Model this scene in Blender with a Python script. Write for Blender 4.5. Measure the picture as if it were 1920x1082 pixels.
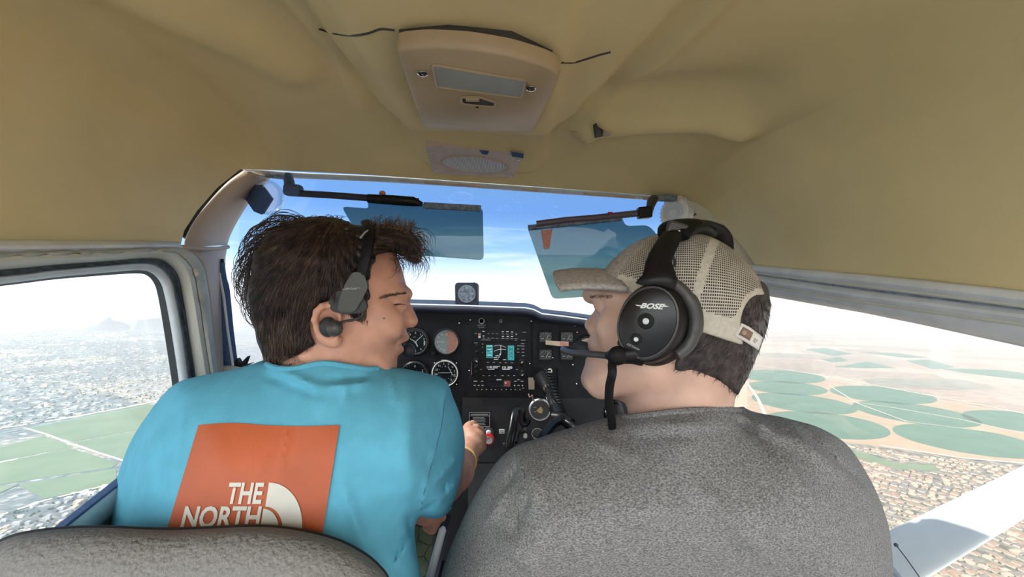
import bpy, math, random
import numpy as np
from mathutils import Vector, Matrix
from mathutils.bvhtree import BVHTree
random.seed(7); np.random.seed(7)
scn = bpy.context.scene
for o in list(bpy.data.objects): bpy.data.objects.remove(o)

# ------------------------------------------------------------------ camera, world, sun, exposure
F = 780.0                                   # focal length in pixels of the 1920 wide frame
cam_d = bpy.data.cameras.new('camera'); cam = bpy.data.objects.new('camera', cam_d)
scn.collection.objects.link(cam); scn.camera = cam
cam_d.sensor_fit = 'HORIZONTAL'; cam_d.sensor_width = 36.0; cam_d.lens = 36.0*F/1920
cam_d.clip_start = 0.01; cam_d.clip_end = 300000
cam.rotation_euler = (math.radians(90), 0, 0)

scn.view_settings.view_transform = 'Standard'; scn.view_settings.look = 'None'
scn.view_settings.gamma = 1; scn.view_settings.use_curve_mapping = False
scn.view_settings.exposure = 1.7
scn.cycles.use_denoising = True
scn.cycles.max_bounces = 8; scn.cycles.diffuse_bounces = 5; scn.cycles.glossy_bounces = 3
scn.cycles.transparent_max_bounces = 24; scn.cycles.volume_bounces = 2
scn.cycles.sample_clamp_indirect = 6; scn.cycles.caustics_reflective = False; scn.cycles.caustics_refractive = False

H = 600.0                                   # flying height above the desert
N_UP = Vector((0.016, 0.0467, 1)).normalized()   # straight up, seen from the slightly nose-up and banked cabin
G_Y = (Vector((0, 1, 0)) - N_UP*N_UP.y).normalized(); G_X = G_Y.cross(N_UP).normalized()
G_M = Matrix(((G_X.x, G_Y.x, N_UP.x, -H*N_UP.x), (G_X.y, G_Y.y, N_UP.y, -H*N_UP.y), (G_X.z, G_Y.z, N_UP.z, -H*N_UP.z), (0, 0, 0, 1)))

SUN_DIR = Vector((-0.62, -0.12, 0.78)).normalized()
sd = bpy.data.lights.new('sun', 'SUN'); sd.energy = 1.5; sd.angle = math.radians(0.6); sd.color = (1, .95, .86)
so = bpy.data.objects.new('sun', sd); scn.collection.objects.link(so)
so.rotation_euler = SUN_DIR.to_track_quat('Z', 'Y').to_euler()

world = bpy.data.worlds.new('sky'); scn.world = world; world.use_nodes = True
wt = world.node_tree; wt.nodes.clear()
def wn(t, **k):
    n = wt.nodes.new(t)
    for a, b in k.items(): setattr(n, a, b)
    return n
tc = wn('ShaderNodeTexCoord')
dot = wn('ShaderNodeVectorMath', operation='DOT_PRODUCT'); dot.inputs[1].default_value = N_UP
wt.links.new(tc.outputs['Generated'], dot.inputs[0])
ramp = wn('ShaderNodeValToRGB'); ramp.color_ramp.interpolation = 'EASE'
mr = wn('ShaderNodeMapRange'); mr.inputs[1].default_value = -0.1; mr.inputs[2].default_value = 0.9
wt.links.new(dot.outputs['Value'], mr.inputs[0]); wt.links.new(mr.outputs[0], ramp.inputs[0])
cr = ramp.color_ramp
pts = [(0.0, (.62, .58, .55)), (.095, (.62, .63, .64)), (.115, (.29, .345, .39)), (.17, (.145, .235, .33)), (.24, (.115, .205, .34)), (.33, (.058, .125, .27)), (.42, (.06, .12, .23)), (.62, (.11, .15, .20)), (1.0, (.12, .16, .20))]
cr.elements[0].position = pts[0][0]; cr.elements[0].color = (*pts[0][1], 1)
cr.elements[1].position = pts[-1][0]; cr.elements[1].color = (*pts[-1][1], 1)
for p, c in pts[1:-1]:
    e = cr.elements.new(p); e.color = (*c, 1)
# thin high cloud streaks near the horizon
mp = wn('ShaderNodeMapping'); mp.inputs['Scale'].default_value = (3, 3, 26)
nz = wn('ShaderNodeTexNoise'); nz.inputs['Scale'].default_value = 1.4; nz.inputs['Detail'].default_value = 5
wt.links.new(tc.outputs['Generated'], mp.inputs[0]); wt.links.new(mp.outputs[0], nz.inputs['Vector'])
cm = wn('ShaderNodeMapRange'); cm.inputs[1].default_value = .52; cm.inputs[2].default_value = .72; cm.inputs[4].default_value = .55
wt.links.new(nz.outputs['Fac'], cm.inputs[0])
band = wn('ShaderNodeMapRange'); band.inputs[1].default_value = .22; band.inputs[2].default_value = .06
wt.links.new(dot.outputs['Value'], band.inputs[0])
mul = wn('ShaderNodeMath', operation='MULTIPLY'); wt.links.new(cm.outputs[0], mul.inputs[0]); wt.links.new(band.outputs[0], mul.inputs[1])
mx = wn('ShaderNodeMix', data_type='RGBA'); mx.inputs['B'].default_value = (.48, .50, .53, 1)
wt.links.new(mul.outputs[0], mx.inputs['Factor']); wt.links.new(ramp.outputs[0], mx.inputs['A'])
# the sky is brighter towards the sun
sdn = wn('ShaderNodeVectorMath', operation='DOT_PRODUCT'); sdn.inputs[1].default_value = Vector((-.9, .35, .1)).normalized()
wt.links.new(tc.outputs['Generated'], sdn.inputs[0])
sm = wn('ShaderNodeMapRange'); sm.inputs[1].default_value = -1; sm.inputs[2].default_value = 1; sm.inputs[3].default_value = .85; sm.inputs[4].default_value = 1.25
wt.links.new(sdn.outputs['Value'], sm.inputs[0])
bg = wn('ShaderNodeBackground'); out = wn('ShaderNodeOutputWorld')
# sky aft of the aircraft made brighter and whiter, added fill for the cabin
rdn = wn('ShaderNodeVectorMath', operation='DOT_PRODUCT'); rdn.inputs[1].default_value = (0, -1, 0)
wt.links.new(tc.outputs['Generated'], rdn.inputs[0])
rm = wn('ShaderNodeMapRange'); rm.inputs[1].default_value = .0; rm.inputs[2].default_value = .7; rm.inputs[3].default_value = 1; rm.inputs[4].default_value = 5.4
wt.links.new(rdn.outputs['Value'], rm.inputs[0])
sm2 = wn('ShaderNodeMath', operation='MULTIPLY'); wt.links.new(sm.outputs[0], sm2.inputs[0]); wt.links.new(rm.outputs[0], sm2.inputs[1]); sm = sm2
mx3 = wn('ShaderNodeMix', data_type='RGBA'); mx3.inputs['B'].default_value = (.325, .322, .315, 1)
rf = wn('ShaderNodeMapRange'); rf.inputs[1].default_value = .0; rf.inputs[2].default_value = .5; rf.inputs[4].default_value = .85
wt.links.new(rdn.outputs['Value'], rf.inputs[0]); wt.links.new(rf.outputs[0], mx3.inputs['Factor']); wt.links.new(mx.outputs['Result'], mx3.inputs['A'])
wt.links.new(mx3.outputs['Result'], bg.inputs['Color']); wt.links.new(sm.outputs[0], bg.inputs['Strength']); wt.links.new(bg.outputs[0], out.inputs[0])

# ------------------------------------------------------------------ helpers
V = Vector
def P(px, py, d):
    """the place at depth d metres ahead that the photograph shows at px, py"""
    return V(((px-960)/F*d, d, (541-py)/F*d))
OFF = {}
def tag(o, label=None, cat=None, group=None, kind=None):
    if label: o['label'] = label
    if cat: o['category'] = cat
    if group: o['group'] = group
    if kind: o['kind'] = kind
    return o
def thing(name, label, cat, loc, group=None, kind=None):
    o = bpy.data.objects.new(name, None); scn.collection.objects.link(o); o.empty_display_size = .05
    o.location = loc; OFF[o.name] = V(loc)
    return tag(o, label, cat, group, kind)
class MB:
    def __init__(s): s.v = []; s.f = []; s.m = []; s.cur = 0
    def add(s, vs, fs):
        b = len(s.v); s.v += [V(p) for p in vs]
        for f in fs: s.f.append([b+i for i in f]); s.m.append(s.cur)
        return s
    def box(s, c, sz, M=None):
        c = V(c); x, y, z = [a/2 for a in sz]
        vs = [V((i*x, j*y, k*z)) for i in (-1, 1) for j in (-1, 1) for k in (-1, 1)]
        if M: vs = [M @ p for p in vs]
        return s.add([c+p for p in vs], [(0,1,3,2),(4,6,7,5),(0,4,5,1),(2,3,7,6),(0,2,6,4),(1,5,7,3)])
    def prism(s, pts, ext):
        """a flat outline given real thickness"""
        n = len(pts); e = V(ext); a = [V(p) for p in pts]
        return s.add(a+[p+e for p in a], [tuple(range(n)), tuple(range(2*n-1, n-1, -1))]+[(i, (i+1) % n+0, (i+1) % n+n, i+n) for i in range(n)])
    def tube(s, path, r, n=10, cap=True, flat=1.0, up=None):
        path = [V(p) for p in path]; L = len(path); rs = r if isinstance(r, (list, tuple)) else [r]*L
        vs = []; prev = None
        for i, p in enumerate(path):
            t = (path[min(i+1, L-1)]-path[max(i-1, 0)]).normalized()
            ref = up if up else (prev if prev else (V((0, 0, 1)) if abs(t.z) < .9 else V((1, 0, 0))))
            a = (ref - t*ref.dot(t)).normalized(); prev = a; b = t.cross(a)
            for k in range(n):
                w = 2*math.pi*k/n; vs.append(p + a*math.cos(w)*rs[i] + b*math.sin(w)*rs[i]*flat)
        fs = [(i*n+k, i*n+(k+1) % n, (i+1)*n+(k+1) % n, (i+1)*n+k) for i in range(L-1) for k in range(n)]
        if cap: fs += [tuple(range(n-1, -1, -1)), tuple((L-1)*n+k for k in range(n))]
        return s.add(vs, fs)
    def lathe(s, c, ax, prof, n=32, sx=1.0, ref=None, cap=True):
        """prof: (radius, height along ax)"""
        c = V(c); ax = V(ax).normalized(); r0 = V(ref) if ref else (V((0, 0, 1)) if abs(ax.z) < .9 else V((1, 0, 0)))
        a = (r0-ax*r0.dot(ax)).normalized(); b = ax.cross(a); vs = []
        for r, h in prof:
            for k in range(n):
                w = 2*math.pi*k/n; vs.append(c+ax*h+a*math.cos(w)*r+b*math.sin(w)*r*sx)
        L = len(prof)
        fs = [(i*n+k, i*n+(k+1) % n, (i+1)*n+(k+1) % n, (i+1)*n+k) for i in range(L-1) for k in range(n)]
        if cap: fs += [tuple(range(n-1, -1, -1)), tuple((L-1)*n+k for k in range(n))]
        return s.add(vs, fs)
    def ball(s, c, r, n=12, sc=(1, 1, 1)):
        pr = [(max(1e-5, math.sin(math.pi*i/n)), -math.cos(math.pi*i/n)) for i in range(n+1)]
        vs = [V(c)+V((p*math.cos(2*math.pi*k/16)*sc[0], p*math.sin(2*math.pi*k/16)*sc[1], h*sc[2]))*r for p, h in pr for k in range(16)]
        return s.add(vs, [(i*16+k, i*16+(k+1) % 16, (i+1)*16+(k+1) % 16, (i+1)*16+k) for i in range(n) for k in range(16)])
    def grid(s, rows):
        n = len(rows[0]); vs = [p for r in rows for p in r]
        return s.add(vs, [(i*n+k, i*n+k+1, (i+1)*n+k+1, (i+1)*n+k) for i in range(len(rows)-1) for k in range(n-1)])
def obj(name, mb, mat, parent=None, smooth=True, bevel=0, sub=0, solid=0, angle=35):
    vs = mb.v if isinstance(mb, MB) else mb[0]; fs = mb.f if isinstance(mb, MB) else mb[1]
    if parent is not None: off = OFF[parent.name]
    else:
        a = np.array([tuple(p) for p in vs]); lo = a.min(0); hi = a.max(0); off = V(((lo[0]+hi[0])/2, (lo[1]+hi[1])/2, lo[2]))
    me = bpy.data.meshes.new(name)
    me.from_pydata([tuple(V(p)-off) for p in vs], [], [tuple(int(i) for i in f) for f in fs])
    for m in (mat if isinstance(mat, (list, tuple)) else [mat]): me.materials.append(m)
    if isinstance(mb, MB) and any(mb.m): me.polygons.foreach_set('material_index', mb.m)
    me.validate()
    if smooth:
        me.polygons.foreach_set('use_smooth', [True]*len(me.polygons))
        if angle and not sub: me.set_sharp_from_angle(angle=math.radians(angle))
    o = bpy.data.objects.new(name, me); scn.collection.objects.link(o)
    if parent is not None: o.parent = parent; OFF[o.name] = off
    else: o.location = off; OFF[o.name] = off
    if parent is not None and parent.type == 'MESH': pass
    if solid:
        m = o.modifiers.new('solid', 'SOLIDIFY'); m.thickness = solid; m.offset = 0
    if bevel:
        m = o.modifiers.new('bevel', 'BEVEL'); m.width = bevel; m.segments = 3; m.limit_method = 'ANGLE'; m.angle_limit = math.radians(40)
    if sub:
        m = o.modifiers.new('sub', 'SUBSURF'); m.levels = sub; m.render_levels = sub
    return o
def bez(p0, p1, p2, n=16):
    return [(V(p0)*(1-t)**2+V(p1)*2*t*(1-t)+V(p2)*t*t) for t in [i/n for i in range(n+1)]]
def catmull(pts, n=8):
    pts = [V(p) for p in pts]; q = [pts[0]*2-pts[1]]+pts+[pts[-1]*2-pts[-2]]; r = []
    for i in range(1, len(q)-2):
        for k in range(n):
            t = k/n; a, b, c, d = q[i-1:i+3]
            r.append(.5*((2*b)+(c-a)*t+(2*a-5*b+4*c-d)*t*t+(3*b-a-3*c+d)*t**3))
    return r+[pts[-1]]
def rpoly(pts, r, n=4):
    """round the corners of a closed 2-D outline"""
    o = []; L = len(pts)
    for i in range(L):
        a, b, c = V(pts[i-1]), V(pts[i]), V(pts[(i+1) % L])
        ra = min(r, (a-b).length*.45, (c-b).length*.45)
        p = b+(a-b).normalized()*ra; q = b+(c-b).normalized()*ra
        for k in range(n+1):
            t = k/n; o.append(p*(1-t)**2+b*2*t*(1-t)+q*t*t)
    return o

# ------------------------------------------------------------------ materials
def srgb(r, g, b):
    f = lambda c: (c/255/12.92) if c/255 <= .04045 else ((c/255+.055)/1.055)**2.4
    return (f(r), f(g), f(b))
def mat(name, col, rough=.6, metal=0, var=.08, vs=30, bump=0, bs=200, bd=.002, spec=.5, sss=0, stretch=(1, 1, 1), col2=None, lo=.35, hi=.65, coat=0, detail=3, emis=0):
    m = bpy.data.materials.new(name); m.use_nodes = True; t = m.node_tree; b = t.nodes['Principled BSDF']
    b.inputs['Roughness'].default_value = rough; b.inputs['Metallic'].default_value = metal; b.inputs['Specular IOR Level'].default_value = spec
    tc = t.nodes.new('ShaderNodeTexCoord'); mp = t.nodes.new('ShaderNodeMapping'); mp.inputs['Scale'].default_value = stretch
    t.links.new(tc.outputs['Object'], mp.inputs[0])
    nz = t.nodes.new('ShaderNodeTexNoise'); nz.inputs['Scale'].default_value = vs; nz.inputs['Detail'].default_value = detail
    t.links.new(mp.outputs[0], nz.inputs['Vector'])
    rp = t.nodes.new('ShaderNodeValToRGB'); t.links.new(nz.outputs['Fac'], rp.inputs[0])
    c2 = col2 or tuple(min(1, c*(1+var)) for c in col); c1 = col if col2 else tuple(c*(1-var) for c in col)
    rp.color_ramp.elements[0].position = lo; rp.color_ramp.elements[1].position = hi
    rp.color_ramp.elements[0].color = (*c1, 1); rp.color_ramp.elements[1].color = (*c2, 1)
    t.links.new(rp.outputs[0], b.inputs['Base Color'])
    if bump:
        n2 = t.nodes.new('ShaderNodeTexNoise'); n2.inputs['Scale'].default_value = bs; n2.inputs['Detail'].default_value = 4
        t.links.new(mp.outputs[0], n2.inputs['Vector'])
        bp = t.nodes.new('ShaderNodeBump'); bp.inputs['Strength'].default_value = bump; bp.inputs['Distance'].default_value = bd
        t.links.new(n2.outputs['Fac'], bp.inputs['Height']); t.links.new(bp.outputs[0], b.inputs['Normal'])
    if sss:
        b.inputs['Subsurface Weight'].default_value = sss; b.inputs['Subsurface Radius'].default_value = (.012, .004, .002); b.inputs['Subsurface Scale'].default_value = .6
    if coat: b.inputs['Coat Weight'].default_value = coat; b.inputs['Coat Roughness'].default_value = .15
    if emis:
        t.links.new(rp.outputs[0], b.inputs['Emission Color']); b.inputs['Emission Strength'].default_value = emis
    return m
def glass(name, tint=(1, 1, 1), gloss=.04, rough=.02):
    m = bpy.data.materials.new(name); m.use_nodes = True; t = m.node_tree; t.nodes.clear()
    o = t.nodes.new('ShaderNodeOutputMaterial'); mx = t.nodes.new('ShaderNodeMixShader'); a = t.nodes.new('ShaderNodeBsdfTransparent'); g = t.nodes.new('ShaderNodeBsdfGlossy')
    a.inputs[0].default_value = (*tint, 1); g.inputs['Roughness'].default_value = rough
    fr = t.nodes.new('ShaderNodeLayerWeight'); fr.inputs[0].default_value = .25
    mm = t.nodes.new('ShaderNodeMath'); mm.operation = 'MULTIPLY_ADD'; mm.inputs[1].default_value = .25; mm.inputs[2].default_value = gloss
    t.links.new(fr.outputs['Facing'], mm.inputs[0]); t.links.new(mm.outputs[0], mx.inputs[0])
    t.links.new(a.outputs[0], mx.inputs[1]); t.links.new(g.outputs[0], mx.inputs[2]); t.links.new(mx.outputs[0], o.inputs[0])
    return m
M = {}
M['liner'] = mat('headliner_vinyl', (.70, .585, .315), .55, var=.05, vs=6, bump=.12, bs=900, bd=.001, spec=.35)
M['panel_beige'] = mat('beige_plastic', (.42, .33, .21), .42, var=.06, vs=12, bump=.08, bs=300, bd=.001)
M['pillar'] = mat('pillar_plastic', (.44, .36, .30), .5, var=.05, vs=10, bump=.05, bs=300)
M['pillar_pale'] = mat('pale_pillar_plastic', (.55, .52, .40), .5, var=.05, vs=10)
M['trim'] = mat('trim_grey', (.66, .70, .72), .4, var=.08, vs=30, bump=.05, bs=100)
M['frame'] = mat('frame_paint', (.60, .60, .52), .45, var=.06, vs=12, stretch=(1, 1, 1))
M['frame_b'] = mat('frame_strip', (.60, .65, .68), .45, var=.1, vs=25)
M['groove'] = mat('groove_dark', (.075, .11, .16), .6, var=.5, vs=120, col2=(.2, .25, .3))
M['putty'] = mat('putty', (.48, .50, .46), .7, var=.1, vs=30, bump=.5, bs=60, bd=.004)
M['rubber'] = mat('rubber', (.025, .03, .035), .6)
M['black'] = mat('black_plastic', (.008, .008, .009), .38, spec=.25, var=.2)
M['black_matt'] = mat('black_matt', (.012, .013, .016), .6, var=.2)
M['soft_black'] = mat('soft_black', (.008, .008, .009), .55, spec=.2, bump=.3, bs=250)
M['grey_dark'] = mat('dark_grey_plastic', (.05, .05, .05), .4)
M['door_grey'] = mat('door_panel_grey', (.07, .09, .10), .7, bump=.1)
M['panel'] = mat('panel_crackle', (.010, .011, .014), .55, spec=.3, var=.25, vs=60, bump=.3, bs=600, bd=.0006)
M['glare'] = mat('glareshield', (.02, .026, .05), .55, var=.2, bump=.2, bs=400)
M['chrome'] = mat('chrome', (.75, .76, .78), .15, metal=1, var=.03)
M['alu'] = mat('brushed_aluminium', (.6, .6, .6), .35, metal=1, var=.1)
M['white'] = mat('white_paint', (.75, .75, .73), .5)
M['mark'] = mat('marking_white', (.72, .74, .74), .6)
M['mark_dim'] = mat('marking_grey', (.32, .35, .36), .6)
M['lens_grey'] = mat('lamp_lens', (.34, .36, .34), .3, var=.06, vs=20)
M['grille'] = mat('grille_fabric', (.52, .55, .62), .6, var=.35, vs=1, stretch=(1, 1, 1))
M['teal'] = mat('screen_teal', (.03, .22, .23), .3, var=.3, vs=400, emis=.25)
M['screen'] = mat('screen_dark', (.012, .016, .02), .12, var=.2)
M['red'] = mat('red_knob', (.5, .02, .025), .3)
M['salmon'] = mat('salmon_face', (.55, .24, .18), .6, var=.2, vs=300)
M['cream'] = mat('cream_label', (.62, .5, .38), .6, var=.1)
M['amber'] = mat('amber_card', (.6, .42, .16), .5)
M['orange_print'] = mat('orange_print', (.44, .092, .025), .55, var=.10, vs=14, bump=.15, bs=500, bd=.0008)
M['shirt_white'] = mat('print_white', (.62, .62, .55), .6, var=.05)
M['blue_shirt'] = mat('blue_cotton', (.115, .41, .56), .85, var=.05, vs=40, bump=.35, bs=700, bd=.001, spec=.2)
M['grey_shirt'] = mat('heather_grey_cotton', (.10, .102, .10), .9, vs=700, col2=(.29, .29, .285), lo=.36, hi=.68, detail=2, bump=.4, bs=500, bd=.001, spec=.2, stretch=(.7, .7, 1.5))
M['seat'] = mat('seat_plush', (.20, .198, .186), .95, vs=420, col2=(.25, .248, .235), bump=.8, bs=220, bd=.004, spec=.1)
M['piping'] = mat('black_piping', (.018, .016, .015), .7)
M['skin_l'] = mat('skin_tan', (.60, .32, .225), .5, var=.12, vs=35, bump=.12, bs=350, bd=.001, sss=.12)
M['skin_r'] = mat('skin_fair', (.60, .39, .30), .5, var=.10, vs=35, bump=.12, bs=350, bd=.001, sss=.12)
M['lip'] = mat('lip', (.42, .14, .11), .4, var=.05)
M['hair_l'] = mat('brown_hair', (.014, .009, .009), .42, vs=60, col2=(.05, .030, .024), spec=.5)
M['hair_tip'] = mat('brown_hair_tips', (.055, .03, .02), .42, vs=60, col2=(.15, .09, .055), spec=.5)
M['hair_r'] = mat('dark_hair', (.028, .022, .022), .5, vs=90, col2=(.075, .062, .058))
M['cap_fabric'] = mat('cap_heather', (.33, .30, .28), .9, vs=260, col2=(.48, .45, .43), bump=.4, bs=400, bd=.001, spec=.1)
M['cap_white'] = mat('cap_beige', (.58, .55, .47), .9, var=.07, vs=200, bump=.4, bs=500, bd=.001, spec=.1)
M['leather'] = mat('leather_tab', (.28, .17, .12), .6)
M['flow_grey'] = mat('olive_grey_plastic', (.045, .05, .04), .45)
M['belt'] = mat('belt_webbing', (.05, .10, .22), .7, var=.1, vs=200, bump=.3, bs=400)
M['eye'] = mat('eye_white', (.6, .58, .55), .2, coat=.5)
M['iris'] = mat('iris', (.03, .02, .015), .2)
M['band'] = mat('yellow_wristband', (.75, .5, .16), .5)
M['glass'] = glass('window_glass', (.97, .985, .98), .012)
M['visor'] = glass('tinted_visor', (.34, .44, .43), .02, .0)
M['clear'] = glass('clear_plastic', (.85, .87, .88), .10, .1)
M['visor_red'] = mat('visor_tube', (.10, .075, .10), .35)
M['alu_white'] = mat('strut_paint', (.80, .81, .80), .35, var=.02)

# ------------------------------------------------------------------ the cabin shell
def PL(px, py, inn=0.0):
    """on the left door's plane; inn = metres into the cabin"""
    y = (.46-inn)/((960-px)/F-.1); return P(px, py, y)
def PR(px, py, inn=0.0):
    y = (.49-inn)/((px-960)/F+.09); return P(px, py, y)
def lerp(a, b, t): return a+(b-a)*t
# headliner: from the traced front lip back to a cross-section behind the seats
lip = [(0, 337, 458, .66), (.06, 343, 432, .672), (.12, 368, 394, .70), (.18, 405, 352, .735), (.23, 450, 316, .78), (.30, 520, 318, .82), (.40, 680, 326, .85), (.5, 850, 338, .862), (.60, 1020, 350, .868),
       (.70, 1180, 362, .868), (.77, 1290, 371, .86), (.82, 1325, 390, .835), (.88, 1362, 424, .79), (.94, 1398, 468, .745), (1, 1422, 502, .715)]
lt = np.array([l[0] for l in lip]); lp = np.array([tuple(P(*l[1:])) for l in lip])
def lipP(t): return np.array([np.interp(t, lt, lp[:, k]) for k in range(3)])
YB = -0.45
def backP(t):
    ph = math.pi*t; c, s = math.cos(ph), math.sin(ph); p = 2/3.2
    return np.array([.015-math.copysign(abs(c)**p, c)*.48, YB, -.05-.055*t+(.345+.055*t)*abs(s)**p])
def sstep(x): x = np.clip(x, 0, 1); return x*x*(3-2*x)
def rr(x, y, cx, cy, hx, hy, r):
    qx = abs(x-cx)-hx+r; qy = abs(y-cy)-hy+r
    return math.hypot(max(qx, 0), max(qy, 0))+min(max(qx, qy), 0)-r
def seg(x, y, a, b):
    ax, ay = a; bx, by = b; dx, dy = bx-ax, by-ay; t = max(0, min(1, ((x-ax)*dx+(y-ay)*dy)/(dx*dx+dy*dy)))
    return math.hypot(x-ax-t*dx, y-ay-t*dy)
def ceil_bump(x, y):
    """how far the vinyl hangs below its plain sweep"""
    cx = lerp(-.055, -.02, (.66-y)/.3) if y < .66 else -.055
    hx = .150+.10*max(0, .66-y)
    b = .026*sstep(.5-rr(x, y, cx, .0, hx, .665, .07)/.026)
    b += .014*sstep(.5-rr(x, y, -.055, .55, .115, .28, .04)/.026)
    b += .013*math.exp(-(seg(x, y, (-.40, .36), (-.30, .57))/.03)**2)
    b -= .018*math.exp(-(seg(x, y, (-.31, .40), (-.235, .57))/.05)**2)
    b += .014*math.exp(-(seg(x, y, (.13, .70), (.34, .62))/.020)**2)+.013*math.exp(-(seg(x, y, (.34, .62), (.42, .30))/.03)**2)
    b -= .018*math.exp(-(seg(x, y, (.14, .60), (.30, .55))/.05)**2)
    b += .009*math.exp(-(seg(x, y, (-.235, .66), (-.22, .20))/.012)**2)
    b += .010*math.exp(-(seg(x, y, (.125, .71), (.22, .30))/.010)**2)
    b += .002*math.sin(x*31+y*9)*math.sin(y*23)
    return b
rows = []
NT, NV = 190, 150
for j in range(NV+1):
    v = (j/NV)**1.5; r = []
    for i in range(NT+1):
        t = i/NT; a = lipP(t); b = backP(t); p = a*(1-v)+b*v
        mid = sstep((min(t, 1-t)-.10)/.2); run = a[1]-p[1]
        p[2] += mid*(.072*(1-math.exp(-run/.10))*(1-v)) + .0
        p[2] -= mid*ceil_bump(p[0], p[1])*sstep(run/.05)
        r.append(V(p))
    rows.append(r)
mb = MB().grid(rows)
headliner = obj('ceiling', mb, M['liner'], solid=.004, angle=0)
tag(headliner, 'sagging yellow beige vinyl headliner stretched over the cabin roof', kind='structure')
ceil_bvh = BVHTree.FromPolygons(mb.v, mb.f)
def onceil(px, py, off=0.0):
    d = V(((px-960)/F, 1, (541-py)/F)); h = ceil_bvh.ray_cast(V((0, 0, 0)), d.normalized())
    return h[0]*(1-off/ h[0].length) if h[0] else P(px, py, .7)
# the roof skin above it, and the high wing that the roof carries
mb = MB(); rows = [[V(tuple(p+V((0, 0, .03 if 4 < i < NT-4 else 0))+V(((-.02 if i < NT/2 else .02), 0, 0)))) for i, p in enumerate(r)][::5] for r in rows[::10]]
obj('wall_roof_skin', MB().grid(rows), M['alu_white'], solid=.002); bpy.data.objects['wall_roof_skin']['kind'] = 'structure'

# left door: window rings traced from the glass outward
rings = [
 [(-340, 572), (0, 534), (100, 522), (200, 514), (255, 511), (276, 515), (290, 530), (298, 556), (309, 620), (324, 720), (334, 800)],
 [(-340, 566), (0, 530), (100, 518), (200, 509), (258, 505), (284, 510), (302, 528), (311, 556), (323, 620), (338, 720), (347, 800)],
 [(-340, 552), (0, 521), (100, 509), (200, 500), (266, 495), (296, 502), (317, 524), (326, 556), (338, 620), (352, 720), (361, 800)],
 [(-340, 532), (0, 505), (100, 496), (200, 489), (274, 483), (308, 489), (332, 514), (342, 552), (353, 620), (368, 720), (377, 800)],
 [(-340, 492), (0, 481), (100, 477), (200, 474), (290, 470), (334, 476), (360, 504), (370, 546), (382, 620), (398, 720), (408, 800)],
 [(-340, 478), (0, 474), (100, 472), (200, 470), (296, 466), (346, 468), (376, 494), (388, 540), (398, 620), (410, 720), (418, 800)]]
inns = [(-.012, 0.0), (0, .008), (.008, .0), (.002, .02), (.022, .014)]
win = thing('window_2', 'left door window with grey painted frame and worn seal', 'window', PL(150, 560), kind='structure')
def smooth2(pts, n=5):
    return [(p.x, p.y) for p in catmull([(a, b, 0) for a, b in pts], n)]
for k, (nm, mt) in enumerate([('rubber_seal', 'rubber'), ('inner_strip', 'frame_b'), ('seal_groove', 'groove'), ('window_frame', 'frame'), ('putty_bead', 'putty')]):
    A, B = smooth2(rings[k]), smooth2(rings[k+1]); rows = []
    for (ax, ay), (bx, by) in zip(A, B):
        w0, w1 = inns[k]; r = []
        for t in (0, .12, .35, .65, .88, 1):
            bulge = {'window_frame': .012, 'putty_bead': .008, 'inner_strip': .004, 'seal_groove': -.004}.get(nm, 0)*math.sin(math.pi*t)**.6
            if nm == 'putty_bead': bulge *= 1+.7*math.sin(ax*.13+ay*.21)*math.sin(ay*.07)
            r.append(PL(lerp(ax, bx, t), lerp(ay, by, t), lerp(w0, w1, t)+bulge))
        rows.append(r)
    obj(nm, MB().grid(rows), M[mt], win, solid=.003, angle=60)
ob = smooth2(rings[0], 3)
glass_pts = [PL(x, y, -.013) for x, y in ob]+[PL(335, 812, -.013), PL(210, 910, -.013), PL(90, 1005, -.013), PL(-340, 1340, -.013)]
obj('window_pane', MB().prism(glass_pts, (-.003, 0, 0)), M['glass'], win, smooth=False)
# headliner trim over the window and the rest of the left wall
def strip(pts_a, pts_b, fn, ia, ib, bulge=0, n=6):
    rows = []
    for (ax, ay), (bx, by) in zip(pts_a, pts_b):
        rows.append([fn(lerp(ax, bx, t), lerp(ay, by, t), lerp(ia, ib, t)+bulge*math.sin(math.pi*t)) for t in [i/n for i in range(n+1)]])
    return MB().grid(rows)
tl = [(-340, 452), (0, 453), (170, 453), (335, 455)]
t2 = [(-340, 480), (0, 472), (170, 469), (337, 463)]
tag(obj('trim_1', strip(tl, t2, PL, .012, .018, .008), M['trim'], solid=.004), 'pale grey metal trim strip above the left door window', kind='structure')
sill0 = [(340, 800), (210, 905), (92, 998), (-340, 1335)]
def sh(pts, dx, dy): return [(a+dx, b+dy) for a, b in pts]
wl = thing('wall_left', 'left cabin side below the door window', 'wall', PL(210, 1000), kind='structure')
obj('sill_edge', strip(sill0, sh(sill0, 5, 10), PL, -.012, .006), M['belt'], wl, solid=.002)
obj('window_sill', strip(sh(sill0, 5, 10), sh(sill0, 30, 40), PL, .004, .004, .004), M['frame_b'], wl, solid=.002)
obj('door_panel', strip(sh(sill0, 30, 40), sh(sill0, 60, 900), PL, .004, -.02, .0), M['door_grey'], wl, solid=.002)
fw = [(410, 640), (428, 700), (440, 800)]
obj('side_panel', MB().grid([[PL(404, 640, .0), PL(404, 1100, .0), PL(404, 1700, .0)], [PL(350, 790, .0), PL(340, 1100, .0), PL(340, 1700, .0)]]), M['frame'], wl, solid=.002)

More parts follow.
